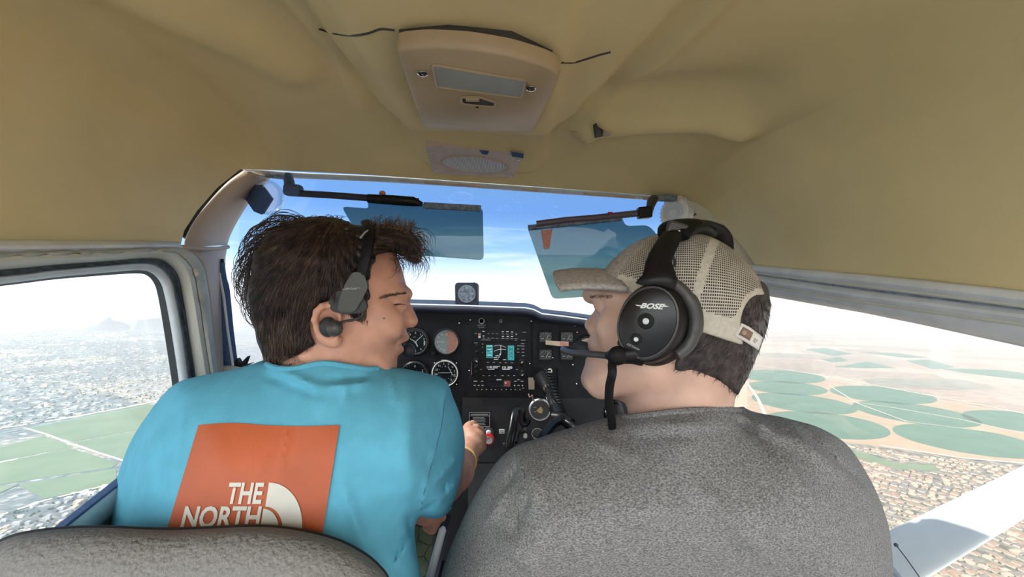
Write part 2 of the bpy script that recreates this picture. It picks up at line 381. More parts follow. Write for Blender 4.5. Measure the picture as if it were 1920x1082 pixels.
# left front pillar
inn_edge = [(452, 317, .79), (420, 340, .765), (385, 376, .74), (358, 412, .715), (342, 445, .69), (340, 462, .675)]
out_edge = [(506, 333, .86), (488, 352, .86), (463, 384, .855), (443, 416, .85), (430, 442, .845), (425, 459, .84)]
pil = thing('trim_2', 'curved beige plastic pillar cover left of the windshield', 'pillar', P(420, 690, .78), kind='structure')
def band_mesh(E1, E2, bulge, n=10, m=6):
    A = catmull([P(*e) for e in E1], m); B = catmull([P(*e) for e in E2], m); rows = []
    for a, b in zip(A, B):
        rows.append([a.lerp(b, t)*(1-bulge*math.sin(math.pi*t)) for t in [i/n for i in range(n+1)]])
    return MB().grid(rows)
obj('upper_cover', band_mesh([(a+6, b+3, c) for a, b, c in inn_edge], out_edge, .03), M['pillar'], pil, solid=.003)
obj('shadow_gap', band_mesh([(a-3, b-6, c+.01) for a, b, c in inn_edge[:5]], [(a+10, b+9, c+.012) for a, b, c in inn_edge[:5]], -.01), M['grey_dark'], pil, solid=.003)
mb = MB().tube([P(338, 463, .66), P(380, 467, .71), P(410, 466, .79), P(427, 463, .84)], .004)
obj('joint_bead', mb, M['pillar'], pil)
obj('lower_cover', band_mesh([(345, 467, .672), (375, 490, .70), (388, 540, .71), (398, 620, .72), (408, 720, .73), (412, 790, .74)],
                             [(424, 464, .84), (421, 490, .84), (421, 540, .84), (422, 620, .845), (426, 720, .85), (430, 790, .86)], .02), M['pillar'], pil, solid=.003)
obj('cover_screw', MB().ball(P(443, 357, .805), .0025), M['groove'], pil)

# right front pillar
pr = thing('trim_3', 'pale cracked plastic pillar cover right of the windshield', 'pillar', P(1330, 560, .78), kind='structure')
obj('upper_cover', band_mesh([(1300, 364, .872), (1338, 382, .85), (1378, 418, .80), (1414, 462, .755), (1434, 505, .725), (1428, 560, .72), (1405, 700, .72)],
                             [(1272, 384, .87), (1276, 410, .87), (1285, 440, .865), (1296, 480, .86), (1300, 520, .86), (1305, 600, .86), (1320, 700, .86)], .012), M['pillar_pale'], pr, solid=.003)
for x, y, s in ((1280, 399, .0022), (1290, 400, .0018), (1303, 402, .0026)):
    obj('cover_screw', MB().ball(P(x, y, .842), s), M['white'] if x < 1295 else M['groove'], pr)

# windshield, with the grey frame strip along its top
ws = thing('window_1', 'wide curved windshield above the instrument panel', 'windshield', P(880, 600, 1.3), kind='structure')
topW = [(430, 470, .86), (452, 400, .87), (500, 333, .88), (640, 336, .89), (850, 347, .90), (1050, 358, .905), (1200, 368, .90), (1285, 378, .89), (1310, 480, .88), (1320, 560, .88)]
botW = [(425, 760, 1.0), (430, 740, 1.15), (520, 700, 1.35), (700, 620, 1.55), (850, 610, 1.6), (1000, 612, 1.6), (1150, 640, 1.5), (1250, 700, 1.3), (1330, 740, 1.1), (1340, 760, 1.0)]
rows = [[P(*a).lerp(P(*b), t)*(1+.03*math.sin(math.pi*t)) for t in [i/8 for i in range(9)]] for a, b in zip(topW, botW)]
obj('window_pane', MB().grid(rows), M['glass'], ws)
A = [(455, 317, .80), (560, 324, .845), (700, 330, .858), (850, 340, .866), (1020, 352, .872), (1180, 364, .872), (1290, 374, .865)]
B = [(500, 330, .845), (560, 333, .862), (700, 339, .875), (850, 348, .883), (1020, 360, .888), (1180, 371, .888), (1282, 380, .88)]
obj('windshield_frame', band_mesh(A, B, .004, 4), M['frame_b'], ws, solid=.004)
for a, b in ((478, 505), (795, 905), (980, 1010), (1095, 1190), (1205, 1268)):
    f = lambda x, k: P(x, np.interp(x, [e[0] for e in A], [e[1] for e in A])+k, np.interp(x, [e[0] for e in A], [e[2] for e in A])-.004+k*.0015)
    obj('tape_patch', MB().grid([[f(x, 3.5), f(x, 7.5)] for x in np.linspace(a, b, 6)]), M['cream'], ws, solid=.0006)

# right side: trim, frame and the long window
rt = thing('trim_4', 'long pale grey trim above the right window', 'trim', PR(1650, 560), kind='structure')
xs = [1395, 1420, 1520, 1620, 1720, 1820, 1920, 2300]
def col(vals, x): return np.interp(x, [1400, 1660, 1920, 2300], vals)
def cur(vals): return [(x, col(vals, x)) for x in xs]
c0, c1, c2, c3, c4 = cur([496, 519, 547, 596]), cur([512, 543, 576, 628]), cur([515, 552, 584, 634]), cur([531, 573, 607, 672]), cur([547, 592, 648, 740])
obj('cover_strip', strip(c0, c1, PR, .014, .012, .006), M['trim'], rt, solid=.003)
obj('strip_lip', MB().tube([PR(x, y-2, .016) for x, y in c1], .0018, 8), M['frame'], rt)
obj('groove', strip(c1, c2, PR, .0, -.004), M['groove'], rt, solid=.003)
w3 = thing('window_3', 'long right window above the wing strut', 'window', PR(1700, 700), kind='structure')
obj('window_frame', strip(c2, c3, PR, .010, .006, .008), M['frame_b'], w3, solid=.003)
obj('frame_bead', MB().tube([PR(x, y, .010) for x, y in c3], .0022, 8), M['frame'], w3)
obj('lower_frame', strip(c3, c4, PR, .006, -.006, .004), M['trim'], w3, solid=.003)
obj('frame_chip', MB().ball(PR(1585, 552, .012), .004, 8, (.3, 1, 1)), M['grey_dark'], w3)
g = [PR(1400, 547, -.008), PR(1660, 592, -.008), PR(1920, 648, -.008), PR(2300, 740, -.008), PR(2300, 1500, -.008), PR(1690, 1085, -.008), PR(1560, 950, -.008), PR(1400, 930, -.008)]
obj('window_pane', MB().prism(g, (.003, 0, 0)), M['glass'], w3, smooth=False)
wr = thing('wall_right', 'right cabin side below the long window', 'wall', PR(1700, 1300), kind='structure')
s0 = [(1400, 925), (1560, 950), (1672, 1062), (1690, 1085), (2300, 1900)]
obj('window_sill', strip(s0, sh(s0, -8, 14), PR, -.01, .02, .004), M['groove'], wr, solid=.003)
obj('door_panel', strip(sh(s0, -8, 14), [(1350, 1700), (1500, 1700), (1600, 1750), (1650, 1900), (2000, 3000)], PR, .02, .03), M['black_matt'], wr, solid=.003)
fl = obj('floor', MB().prism([V((-.6, -.45, -.98)), V((.5, -.45, -.98)), V((.5, 1.9, -.98)), V((-.65, 1.9, -.98))], (0, 0, -.02)), M['black_matt'], smooth=False)
tag(fl, 'dark carpeted cabin floor', kind='structure')
fwall = obj('wall_front', MB().prism([V((-.65, 1.5, -.14)), V((.5, 1.5, -.14)), V((.5, 1.5, -1)), V((-.65, 1.5, -1))], (0, .02, 0)), M['black_matt'], smooth=False)
tag(fwall, 'dark firewall ahead of the instrument panel', kind='structure')
kick = obj('wall_kick', MB().prism([V((-.62, .82, -.42)), V((-.62, 1.5, -.16)), V((-.62, 1.5, -1)), V((-.62, .60, -1)), V((-.52, .60, -.75))], (.005, 0, 0)), M['black_matt'], smooth=False)
tag(kick, 'dark left side of the foot well', kind='structure')
k2 = obj('wall_kick.001', MB().prism([V((.44, .80, -.42)), V((.44, 1.5, -.16)), V((.44, 1.5, -1)), V((.44, .50, -1)), V((.44, .50, -.60))], (.005, 0, 0)), M['black_matt'], smooth=False)
tag(k2, 'dark right side of the foot well', kind='structure')

# ------------------------------------------------------------------ overhead light console
def onpl(px, py, z0=.243, k=.05):
    # plane z = z0 - k*(x+.09)
    ax, az = (px-960)/F, (541-py)/F
    return P(px, py, (z0-.09*k)/(az+k*ax))
Z0 = .232
dome = thing('dome_light', 'beige overhead light console screwed to the headliner with grey lens', 'light', onpl(895, 150, Z0), None)
out = [(739, 88), (800, 82), (880, 86), (960, 99), (1030, 120), (1053, 136), (1047, 150), (1003, 243), (990, 246), (890, 243), (797, 238), (790, 230)]
o3 = rpoly([tuple(onpl(x, y, Z0)) for x, y in out], .012, 3)
mb = MB(); n = len(o3); cen = sum(o3, V())/n
ring = lambda s, dz: [cen+(p-cen)*s+V((0, 0, dz)) for p in o3]
rr_ = [ring(1.0, .014), ring(1.0, .004), ring(.985, -.001), ring(.96, -.003)]
vs = [p for r in rr_ for p in r]
mb.add(vs, [(i*n+k, i*n+(k+1) % n, (i+1)*n+(k+1) % n, (i+1)*n+k) for i in range(3) for k in range(n)]+[tuple(3*n+k for k in range(n))])
obj('cover', mb, M['panel_beige'], dome, angle=50)
rec = [(810, 121), (986, 151), (977, 183), (819, 163)]
rp_ = rpoly([tuple(onpl(x, y, Z0-.0042)) for x, y in rec], .004, 2)
obj('lens', MB().prism(rp_, (0, 0, .003)), M['lens_grey'], dome, smooth=False)
mb = MB().tube(rp_+[rp_[0]], .0014, 6, cap=False); obj('lens_rim', mb, M['panel_beige'], dome)
for x, y in ((792, 137), (996, 165)):
    s = obj('screw', MB().lathe(onpl(x, y, Z0-.004), (0, 0, -1), [(.0055, 0), (.0055, .0015), (.003, .003), (.0001, .0033)], 20), M['chrome'], dome)
    obj('slot', MB().box(onpl(x, y, Z0-.0078), (.008, .0012, .0008)), M['black'], s)
slot = rpoly([tuple(onpl(x, y, Z0-.0045)) for x, y in [(864, 182), (900, 182), (930, 192), (926, 200), (890, 197), (866, 194)]], .004, 3)
sw = obj('switch_recess', MB().prism(slot, (0, 0, .002)), M['grey_dark'], dome, smooth=False)
obj('recess_rim', MB().tube(slot+[slot[0]], .0016, 6, cap=False), M['panel_beige'], dome)
obj('switch', MB().box(onpl(886, 187, Z0-.006), (.016, .006, .003)), M['panel_beige'], dome, bevel=.001)
obj('pin_hole', MB().ball(onpl(895, 200, Z0-.004), .002), M['black'], dome)
gap = [onceil(x, y, .002) for x, y in [(736, 46), (800, 48), (835, 44), (900, 52), (960, 66), (995, 72), (993, 84), (900, 68), (800, 60), (742, 56)]]
obj('housing_gap', MB().prism(gap, (0, 0, .003)), M['rubber'], dome, smooth=False)
obj('cover_backing', MB().prism([onpl(x, y, Z0+.010) for x, y in [(748, 76), (840, 70), (960, 84), (1036, 116), (1000, 235), (800, 232)]], (0, 0, .02)), M['grey_dark'], dome, smooth=False)
for pth, nm in (([(598, 54), (625, 62), (660, 66), (690, 62), (715, 54), (740, 56)], 'seam'), ([(1053, 117), (1075, 117), (1100, 110), (1125, 102), (1145, 97)], 'seam')):
    s = obj('headliner_seam', MB().tube([onceil(q.x, q.y, .004) for q in catmull([(x, y, 0) for x, y in pth], 6)], .0014, 6), M['grey_dark'])
    tag(s, 'dark split seam in the vinyl running ' + ('left' if pth[0][0] < 700 else 'right')+' from the overhead light console', kind='structure')
tear = thing('headliner_tear', 'small torn flap hanging from the headliner right of the light console', 'tear', onceil(1125, 248))
mb = MB(); mb.prism([onceil(x, y, .014) for x, y in [(1112, 236), (1118, 232), (1122, 240), (1132, 246), (1130, 256), (1115, 259)]], (0, 0, .0015)); obj('flap', mb, M['grey_dark'], tear, smooth=False)
mb = MB(); mb.prism([onceil(x, y, .016) for x, y in [(1132, 244), (1138, 250), (1146, 252), (1141, 258), (1130, 254)]], (0, 0, .0015)); obj('flap_edge', mb, M['pillar'], tear, smooth=False)
obj('fold_crease', MB().tube([onceil(x, y, .001) for x, y in [(1065, 246), (1085, 247), (1105, 247), (1118, 248)]], .0012, 6), M['panel_beige'], tear)

# speaker below it
def sp(x, y, o=0.0): return P(x, y, np.interp(y, [272, 333], [.735, .835])-o)
spk = thing('overhead_speaker', 'pale overhead speaker plate with oval ribbed grille above the windshield', 'speaker', sp(890, 333))
pl = rpoly([tuple(sp(x, y)) for x, y in [(797, 272), (983, 290), (963, 333), (812, 325)]], .008, 3)
obj('mounting_plate', MB().prism(pl, (0, .004, .012)), mat('speaker_plastic', (.58, .51, .50), .45), spk, smooth=False)
el = [(890+62*math.cos(a)+2*math.sin(a), 308.5+15.5*math.sin(a)+5*math.cos(a)) for a in [2*math.pi*i/40 for i in range(40)]]
e3 = [sp(x, y, .004) for x, y in el]
gm = obj('grille', MB().prism(e3, (0, .003, .004)), M['grille'], spk, smooth=False)
nx = M['grille'].node_tree
w_ = nx.nodes.new('ShaderNodeTexWave'); w_.inputs['Scale'].default_value = 110; w_.bands_direction = 'X'
rpn = [n_ for n_ in nx.nodes if n_.type == 'VALTORGB'][0]; rpn.color_ramp.elements[0].position = .2; rpn.color_ramp.elements[1].position = .8
tcn = [n_ for n_ in nx.nodes if n_.type == 'TEX_COORD'][0]
nx.links.new(tcn.outputs['Object'], w_.inputs['Vector']); nx.links.new(w_.outputs['Fac'], rpn.inputs[0])
obj('grille_rim', MB().tube(e3+[e3[0]], .0016, 8, cap=False), M['pillar'], spk)
for x, y, r in ((811, 288, .004), (820, 318, .003), (957, 330, .003), (971, 301, .003)):
    obj('screw', MB().ball(sp(x, y, .004), r, 10, (1, 1, .5)), M['chrome'], spk)
obj('tape_piece', MB().prism([sp(x, y, .006) for x, y in [(898, 281), (917, 283), (914, 290), (904, 289)]], (0, .001, 0)), M['belt'], spk, smooth=False)
obj('dark_notch', MB().prism([sp(x, y, .006) for x, y in [(957, 284), (982, 288), (981, 297), (960, 293)]], (0, .001, 0)), M['belt'], spk, smooth=False)

# ------------------------------------------------------------------ air vents at the two upper corners
def frame_dir(a, b): return (V(b)-V(a)).normalized()
vl = thing('air_vent', 'dark conical air vent with clear collar at the upper left of the windshield', 'vent', P(490, 405, .84))
a, b = P(472, 372, .80), P(507, 372, .87); ax = frame_dir(a, P(512, 381, .84))
obj('vent_cone', MB().lathe(P(480, 372, .82), ax, [(.012, -.006), (.0265, -.004), (.030, .012), (.027, .018), (.0001, .019)], 4), M['belt'], vl, angle=20)
c = P(503, 371, .845); ax2 = V((.85, -.25, -.2)).normalized()
obj('vent_collar', MB().lathe(c, ax2, [(.034, -.012), (.036, -.004), (.034, .006), (.029, .008), (.027, .002), (.0001, .002)], 36, 1.0), M['clear'], vl)
vr = thing('air_vent', 'white knurled round air vent knob beside the right windshield pillar', 'vent', P(1268, 430, .86))
c = P(1266, 400, .86); ax = V((-.80, -.55, .0)).normalized(); mb = MB()
obj('knob_body', mb.lathe(c, ax, [(.028, -.014), (.033, -.012), (.033, .004), (.030, .007), (.024, .008), (.022, .004), (.0001, .004)], 40), M['white'], vr)
for k in range(26):
    w = 2*math.pi*k/26; u = V((0, 0, 1)); s_ = ax.cross(u)
    q = c+(u*math.cos(w)+s_*math.sin(w))*.0335; mb2 = MB() if k == 0 else mb2; mb2.tube([q-ax*.012, q+ax*.004], .0018, 6)
obj('grip_ribs', mb2, M['white'], vr)
mb = MB()
for r in (.009, .016):
    pth = [c+ax*.007+(V((0, 0, 1))*math.cos(w)+ax.cross(V((0, 0, 1)))*math.sin(w))*r for w in [2*math.pi*k/24 for k in range(25)]]; mb.tube(pth, .001, 6, cap=False)
obj('vent_rings', mb, M['trim'], vr)

# ------------------------------------------------------------------ sun visors
def visor(name, label, plate, bar, joint, mount, d, red, barmat):
    t = thing(name, label, 'sun visor', P(*joint[0]), 'sun visors')
    pts = rpoly([tuple(P(x, y, dd)) for x, y, dd in plate], .010, 3)
    obj('tinted_plate', MB().prism(pts, (0, .003, 0)), M['visor'], t, smooth=False)
    obj('rail', MB().tube([P(*p) for p in bar], [.0065]*len(bar), 12), barmat if barmat is not M['groove'] else M['glare'], t)
    return t
v1 = visor('sun_visor', 'tinted see-through sun visor above the person in blue', [(640, 387, .80), (692, 391, .80), (688, 376, .80), (905, 389, .82), (907, 488, .82), (690, 472, .80)],
           [(548, 362, .80), (620, 366, .80), (700, 372, .80), (785, 378, .80)], [(548, 362, .80)], None, .8, None, M['groove'])
obj('clamp_rail', MB().tube([P(690, 372, .796), P(735, 375, .797), P(775, 378, .798), P(792, 383, .80)], [.0085, .0095, .0095, .004], 12), M['black'], v1)
obj('plate_edge', MB().box(P(848, 388, .812), (.112, .006, .012), Matrix.Rotation(.055, 3, 'Y')), M['groove'], v1, bevel=.001)
obj('knuckle', MB().box(P(550, 357, .80), (.034, .02, .022), Matrix.Rotation(.06, 3, 'Y')), M['belt'], v1, bevel=.006)
obj('pivot_post', MB().tube([P(540, 331, .83), P(543, 345, .815), P(543, 356, .80)], [.009, .010, .009], 12), M['belt'], v1)
obj('mounting_arm', MB().box(P(506, 329, .845), (.068, .02, .008), Matrix.Rotation(.10, 3, 'Y')), M['groove'], v1, bevel=.002)
obj('knob_screw', MB().lathe(P(717, 366, .795), (0, 0, 1), [(.003, -.004), (.003, .001), (.006, .002), (.006, .006), (.003, .008), (.0001, .008)], 16), M['salmon'], v1)
v2 = visor('sun_visor', 'tinted see-through sun visor tilted in front of the person in the cap', [(988, 424, .83), (1166, 404, .82), (1172, 424, .82), (1215, 422, .82), (1233, 440, .82), (1190, 550, .82), (1036, 561, .83)],
           [(1006, 420, .82), (1060, 413, .82), (1120, 408, .815), (1195, 400, .81)], [(1195, 400, .81)], None, .8, None, M['visor_red'])
obj('plate_edge', MB().tube([P(990, 427, .826), P(1060, 420, .822), P(1164, 409, .815)], .0055, 8), M['groove'], v2)
obj('knuckle', MB().box(P(1208, 399, .81), (.026, .02, .022), Matrix.Rotation(-.08, 3, 'Y')), M['black'], v2, bevel=.003)
obj('pivot_post', MB().tube([P(1216, 399, .81), P(1219, 388, .825), P(1222, 378, .84), P(1228, 372, .845)], [.008, .008, .010, .008], 12), M['grey_dark'], v2)
obj('mounting_arm', MB().box(P(1243, 372, .85), (.052, .02, .010), Matrix.Rotation(.03, 3, 'Y')), M['groove'], v2, bevel=.002)
obj('arm_base', MB().box(P(1272, 374, .853), (.012, .02, .013)), M['cream'], v2, bevel=.002)
obj('knob_screw', MB().lathe(P(1144, 402, .81), (0, 0, 1), [(.003, -.003), (.003, .001), (.005, .002), (.005, .004), (.0001, .005)], 16), M['red'], v2)
obj('paper_tag', MB().prism([P(1014, 432, .824), P(1036, 430, .824), P(1030, 466, .824), P(1020, 467, .824)], (0, .001, 0)), M['salmon'], v2, smooth=False)

# ------------------------------------------------------------------ shoulder belt on the left pillar
sb = thing('shoulder_belt', 'folded blue shoulder belt hanging from the left windshield pillar', 'seat belt', P(440, 690, .80))
E1 = [(403, 490, .80), (403, 520, .79), (404, 560, .79), (410, 620, .79), (418, 690, .79)]
E2 = [(420, 492, .80), (424, 520, .795), (430, 545, .80), (437, 620, .81), (446, 690, .81)]
obj('webbing', band_mesh(E1, E2, .008, 6), M['belt'], sb, solid=.003)
obj('webbing_fold', MB().tube([P(411, 512, .785), P(420, 560, .78), (P(427, 620, .78)), P(437, 686, .78)], .0022, 8), M['trim'], sb)
obj('anchor_plate', MB().box(P(411, 500, .80), (.018, .004, .030)), M['rubber'], sb, bevel=.003)
obj('anchor_bolt', MB().lathe(P(408, 502, .796), (0, -1, 0), [(.0105, 0), (.0105, .002), (.008, .003), (.005, .003), (.005, .001), (.0001, .001)], 24), M['white'], sb)
mb = MB()
for q in ([(432, 690), (444, 672), (450, 682), (464, 668), (458, 684), (472, 680), (452, 692)], [(405, 695), (425, 684), (448, 686), (452, 696)]):
    mb.prism([P(x, y, .80) for x, y in q], (.0, .01, .0))
obj('crumpled_end', mb, M['rubber'], sb, smooth=False)
obj('coat_lump', MB().ball(P(418, 700, .79), .03, 12, (1.6, .6, .5)), M['frame'], sb)

# ------------------------------------------------------------------ the land below
def GP(px, py, z=0.0):
    d = V(((px-960)/F, 1, (541-py)/F)); t = -(H-z)/d.dot(N_UP); p = d*t
    return V((p.dot(G_X), p.dot(G_Y), z))
def gobj(name, mb, mt, label=None, cat=None, group=None, kind=None, smooth=False):
    a = np.array([tuple(p) for p in mb.v]); c = V(((a[:, 0].min()+a[:, 0].max())/2, (a[:, 1].min()+a[:, 1].max())/2, a[:, 2].min()))
    me = bpy.data.meshes.new(name); me.from_pydata([tuple(V(p)-c) for p in mb.v], [], mb.f)
    for m in (mt if isinstance(mt, list) else [mt]): me.materials.append(m)
    if any(mb.m): me.polygons.foreach_set('material_index', mb.m)
    if smooth: me.polygons.foreach_set('use_smooth', [True]*len(me.polygons))
    o = bpy.data.objects.new(name, me); scn.collection.objects.link(o); o.matrix_world = G_M @ Matrix.Translation(c)
    OFF[o.name] = c
    return tag(o, label, cat, group, kind)
def ground_mat():
    m = bpy.data.materials.new('desert_ground'); m.use_nodes = True; t = m.node_tree; b = t.nodes['Principled BSDF']; b.inputs['Roughness'].default_value = .95; b.inputs['Specular IOR Level'].default_value = .1
    tc = t.nodes.new('ShaderNodeTexCoord')
    def noise(s, det, sc=(1, 1, 1), rot=0):
        mp = t.nodes.new('ShaderNodeMapping'); mp.inputs['Scale'].default_value = sc; mp.inputs['Rotation'].default_value = (0, 0, rot); t.links.new(tc.outputs['Object'], mp.inputs[0])
        n = t.nodes.new('ShaderNodeTexNoise'); n.inputs['Scale'].default_value = s; n.inputs['Detail'].default_value = det; t.links.new(mp.outputs[0], n.inputs['Vector']); return n.outputs['Fac']
    def ramp(src, stops):
        r = t.nodes.new('ShaderNodeValToRGB'); t.links.new(src, r.inputs[0]); e = r.color_ramp.elements
        e[0].position, e[0].color = stops[0][0], (*stops[0][1], 1); e[1].position, e[1].color = stops[-1][0], (*stops[-1][1], 1)
        for p, c in stops[1:-1]: q = e.new(p); q.color = (*c, 1)
        return r.outputs[0]
    def mix(f, a, b_, mode='MIX'):
        x = t.nodes.new('ShaderNodeMix'); x.data_type = 'RGBA'; x.blend_type = mode
        (t.links.new(f, x.inputs['Factor']) if not isinstance(f, float) else setattr(x.inputs['Factor'], 'default_value', f))
        t.links.new(a, x.inputs['A']); t.links.new(b_, x.inputs['B']); return x.outputs['Result']
    sand = ramp(noise(.0007, 6), [(.3, (.24, .17, .125)), (.5, (.33, .235, .17)), (.7, (.42, .31, .23))])
    # long farm parcels, brown, pale and a few green
    def vor(sc, scl, rot, out='Color'):
        mp = t.nodes.new('ShaderNodeMapping'); mp.inputs['Scale'].default_value = scl; mp.inputs['Rotation'].default_value = (0, 0, rot); t.links.new(tc.outputs['Object'], mp.inputs[0])
        v = t.nodes.new('ShaderNodeTexVoronoi'); v.distance = 'CHEBYCHEV'; v.inputs['Scale'].default_value = sc; v.inputs['Randomness'].default_value = .6; t.links.new(mp.outputs[0], v.inputs['Vector']); return v
    v = vor(.0011, (1, 1.6, 1), .35); sep = t.nodes.new('ShaderNodeSeparateColor'); t.links.new(v.outputs['Color'], sep.inputs[0])
    parcels = ramp(sep.outputs[0], [(0, (.26, .20, .17)), (.25, (.48, .36, .29)), (.5, (.40, .31, .26)), (.75, (.60, .48, .39)), (.9, (.50, .40, .33)), (1, (.24, .27, .22))])
    base = mix(.55, sand, parcels)
    fine = ramp(noise(.012, 8), [(.35, (.75, .75, .75)), (.65, (1.15, 1.15, 1.15))])
    base = mix(.8, base, fine, 'MULTIPLY')
    # the built-up valley to the west: blue-grey roofs, trees and yards between streets
    v2 = vor(.05, (1, 1, 1), .3); s2 = t.nodes.new('ShaderNodeSeparateColor'); t.links.new(v2.outputs['Color'], s2.inputs[0])
    town = ramp(s2.outputs[1], [(0, (.11, .135, .135)), (.4, (.15, .165, .165)), (.7, (.21, .205, .195)), (.9, (.30, .28, .26)), (1, (.45, .44, .42))])
    v3 = vor(.0016, (1, 1, 1), .3); s3 = t.nodes.new('ShaderNodeSeparateColor'); t.links.new(v3.outputs['Color'], s3.inputs[0])
    blocks = ramp(s3.outputs[0], [(0, (.75, .8, .85)), (.6, (1.0, 1.05, 1.1)), (.8, (1.7, 1.5, 1.35)), (1, (2.0, 1.75, 1.5))])
    town = mix(1.0, town, blocks, 'MULTIPLY')
    sx = t.nodes.new('ShaderNodeSeparateXYZ'); t.links.new(tc.outputs['Object'], sx.inputs[0])
    mr = t.nodes.new('ShaderNodeMapRange'); mr.inputs[1].default_value = 300; mr.inputs[2].default_value = -300
    ad = t.nodes.new('ShaderNodeMath'); ad.operation = 'MULTIPLY_ADD'; ad.inputs[1].default_value = .12; t.links.new(sx.outputs['Y'], ad.inputs[0]); t.links.new(sx.outputs['X'], ad.inputs[2])
    t.links.new(ad.outputs[0], mr.inputs[0])
    base = mix(mr.outputs[0], base, town)
    t.links.new(base, b.inputs['Base Color']); return m
S = 120000
gm = MB().add([V((-S, -S, 0)), V((S, -S, 0)), V((S, S, 0)), V((-S, S, 0))], [(0, 1, 2, 3)])
gobj('ground', gm, ground_mat(), 'wide flat desert valley below the aircraft', kind='structure').location = G_M.translation
GR = mat('alfalfa_green', (.085, .16, .11), .95, vs=.006, col2=(.115, .195, .135), spec=.1, detail=6)
GR2 = mat('crop_green', (.13, .185, .105), .95, vs=.006, col2=(.185, .235, .14), spec=.1, detail=6)
SAND = mat('field_margin_sand', (.38, .26, .17), .95, vs=.01, col2=(.45, .32, .22), spec=.1, detail=6)
ROAD = mat('pale_dirt_road', (.68, .56, .44), .95, vs=.01, spec=.1)
CANAL = mat('canal_line', (.20, .27, .30), .6, vs=.01)
def polyG(pts, z): return MB().prism([GP(x, y, z) for x, y in pts], (0, 0, -z*.98))
gobj('desert_margin', polyG([(1350, 690), (1480, 700), (1640, 728), (1800, 755), (1960, 790), (2300, 850), (2300, 960), (1960, 866), (1800, 858), (1640, 836), (1400, 800), (1300, 760)], 1.0), SAND, 'bare sand between the round fields', kind='structure')
# centre-pivot fields: (left end, right end, top, bottom) of each ellipse in the photograph
tilts = [.06, .07, .12, .118, .093, .14, .155, .13]
circ = [((1383, 1548), 706, 13, 'upper left round green field near the back of the cap'), ((1398, 1552), 727.5, 13.5, 'thin round green field second from the top by the cap'),
        ((1405, 1606), 756, 20.5, 'round green field in the middle of the left column'), ((1430, 1668), 796.5, 27, 'round green field just above the grey shoulder'),
        ((1552, 1756), 740, 17.5, 'upper round green field of the middle column'), ((1592, 1838), 775.5, 25, 'middle round green field crossed by a pale track'),
        ((1666, 1962), 826, 33, 'large lower round green field above the rooftops'), ((1799, 2010), 790, 22, 'round green field at the right edge of the window')]
for ((x0, x1), y, hh, lab), tl_ in zip(circ, tilts):
    # true circle on the ground: centre from the mid point, radius from both extents
    cx = (x0+x1)/2; a, b_ = GP(x0, y-(x1-x0)*.5*tl_), GP(x1, y+(x1-x0)*.5*tl_)
    hh = math.sqrt(hh*hh-((x1-x0)*.5*tl_)**2)*.98; c, d = GP(cx, y-hh), GP(cx, y+hh)
    ctr = (a+b_)/2; u = (b_-a)/2*.985; w = (d-c)/2; w = w*1.0
    ctr = (ctr+(c+d)/2)/2
    mb = MB().prism([ctr+u*math.cos(k*math.pi/36)+w*math.sin(k*math.pi/36)+V((0, 0, 1.6)) for k in range(72)], (0, 0, -1.5))
    gobj('round_field', mb, GR, lab, 'field', 'centre pivot fields')
for k, (pts, lab) in enumerate([([(50, 803), (270, 757), (330, 765), (335, 790), (140, 828)], 'long green field along the canal, farthest from the aircraft'),
                   ([(-200, 870), (0, 838), (50, 822), (90, 815), (245, 862), (235, 868), (60, 835), (-200, 900)], 'narrow green strip beside the pale farm road'),
                   ([(-300, 900), (0, 838), (85, 817), (137, 838), (-40, 872), (-300, 935)], 'green field left of the farm road, second row'),
                   ([(-300, 960), (0, 868), (132, 840), (222, 868), (210, 876), (0, 908), (-300, 1020)], 'green field in the middle of the left window'),
                   ([(140, 830), (330, 792), (330, 850), (228, 862)], 'green field right of the farm road by the blue shoulder'),
                   ([(-300, 1040), (0, 912), (36, 908), (218, 878), (218, 905), (84, 935), (34, 908), (-300, 1060)], 'lowest green field of the left window')]):
    if k == 1: continue
    gobj('green_field', polyG(pts, 1.6), GR2, lab, 'field', 'rectangular green fields')
farg = [([(1510, 655), (1545, 652), (1600, 664), (1560, 667)],), ([(1540, 674), (1575, 669), (1590, 676), (1562, 680)],), ([(1565, 688), (1625, 678), (1680, 690), (1620, 690)],), ([(1700, 676), (1740, 674), (1790, 688), (1750, 692)],),
        ([(1610, 660), (1680, 662), (1740, 670), (1700, 671)],), ([(1760, 690), (1880, 694), (2000, 712), (1920, 712), (1800, 698)],)]
for i, (p,) in enumerate(farg):
    gobj('distant_field', polyG(p, 2.5), GR, 'faint bluish green farm parcel far off below the right window frame', 'field', 'distant bluish fields')
def road(pts, w, name, mt, label):
    g = [GP(x, y, 2.2) for x, y in pts]; L, R = [], []
    for i, p in enumerate(g):
        t = (g[min(i+1, len(g)-1)]-g[max(i-1, 0)]).normalized(); s_ = V((-t.y, t.x, 0))*w/2; L.append(p+s_); R.append(p-s_)
    gobj(name, MB().grid([L, R]), mt, label, kind='structure')
road([(1340, 672), (1500, 697), (1700, 733), (1920, 775), (2200, 830)], 22, 'road', ROAD, 'long pale road behind the round fields')
road([(1375, 690), (1396, 712), (1420, 745), (1445, 800)], 18, 'road', ROAD, 'pale farm track beside the round fields')
road([(1590, 752), (1680, 765), (1800, 786), (1925, 814)], 10, 'road', ROAD, 'thin track crossing between round fields')
road([(1555, 723), (1610, 757), (1700, 790), (1860, 810)], 8, 'road', ROAD, 'curved track between the round fields')
road([(1650, 835), (1800, 858), (1960, 872), (2200, 900)], 16, 'road', ROAD, 'straight pale road bordering the rooftops')
road([(-300, 900), (0, 803), (120, 785), (270, 757), (360, 735)], 26, 'road', ROAD, 'pale canal bank between town and fields')
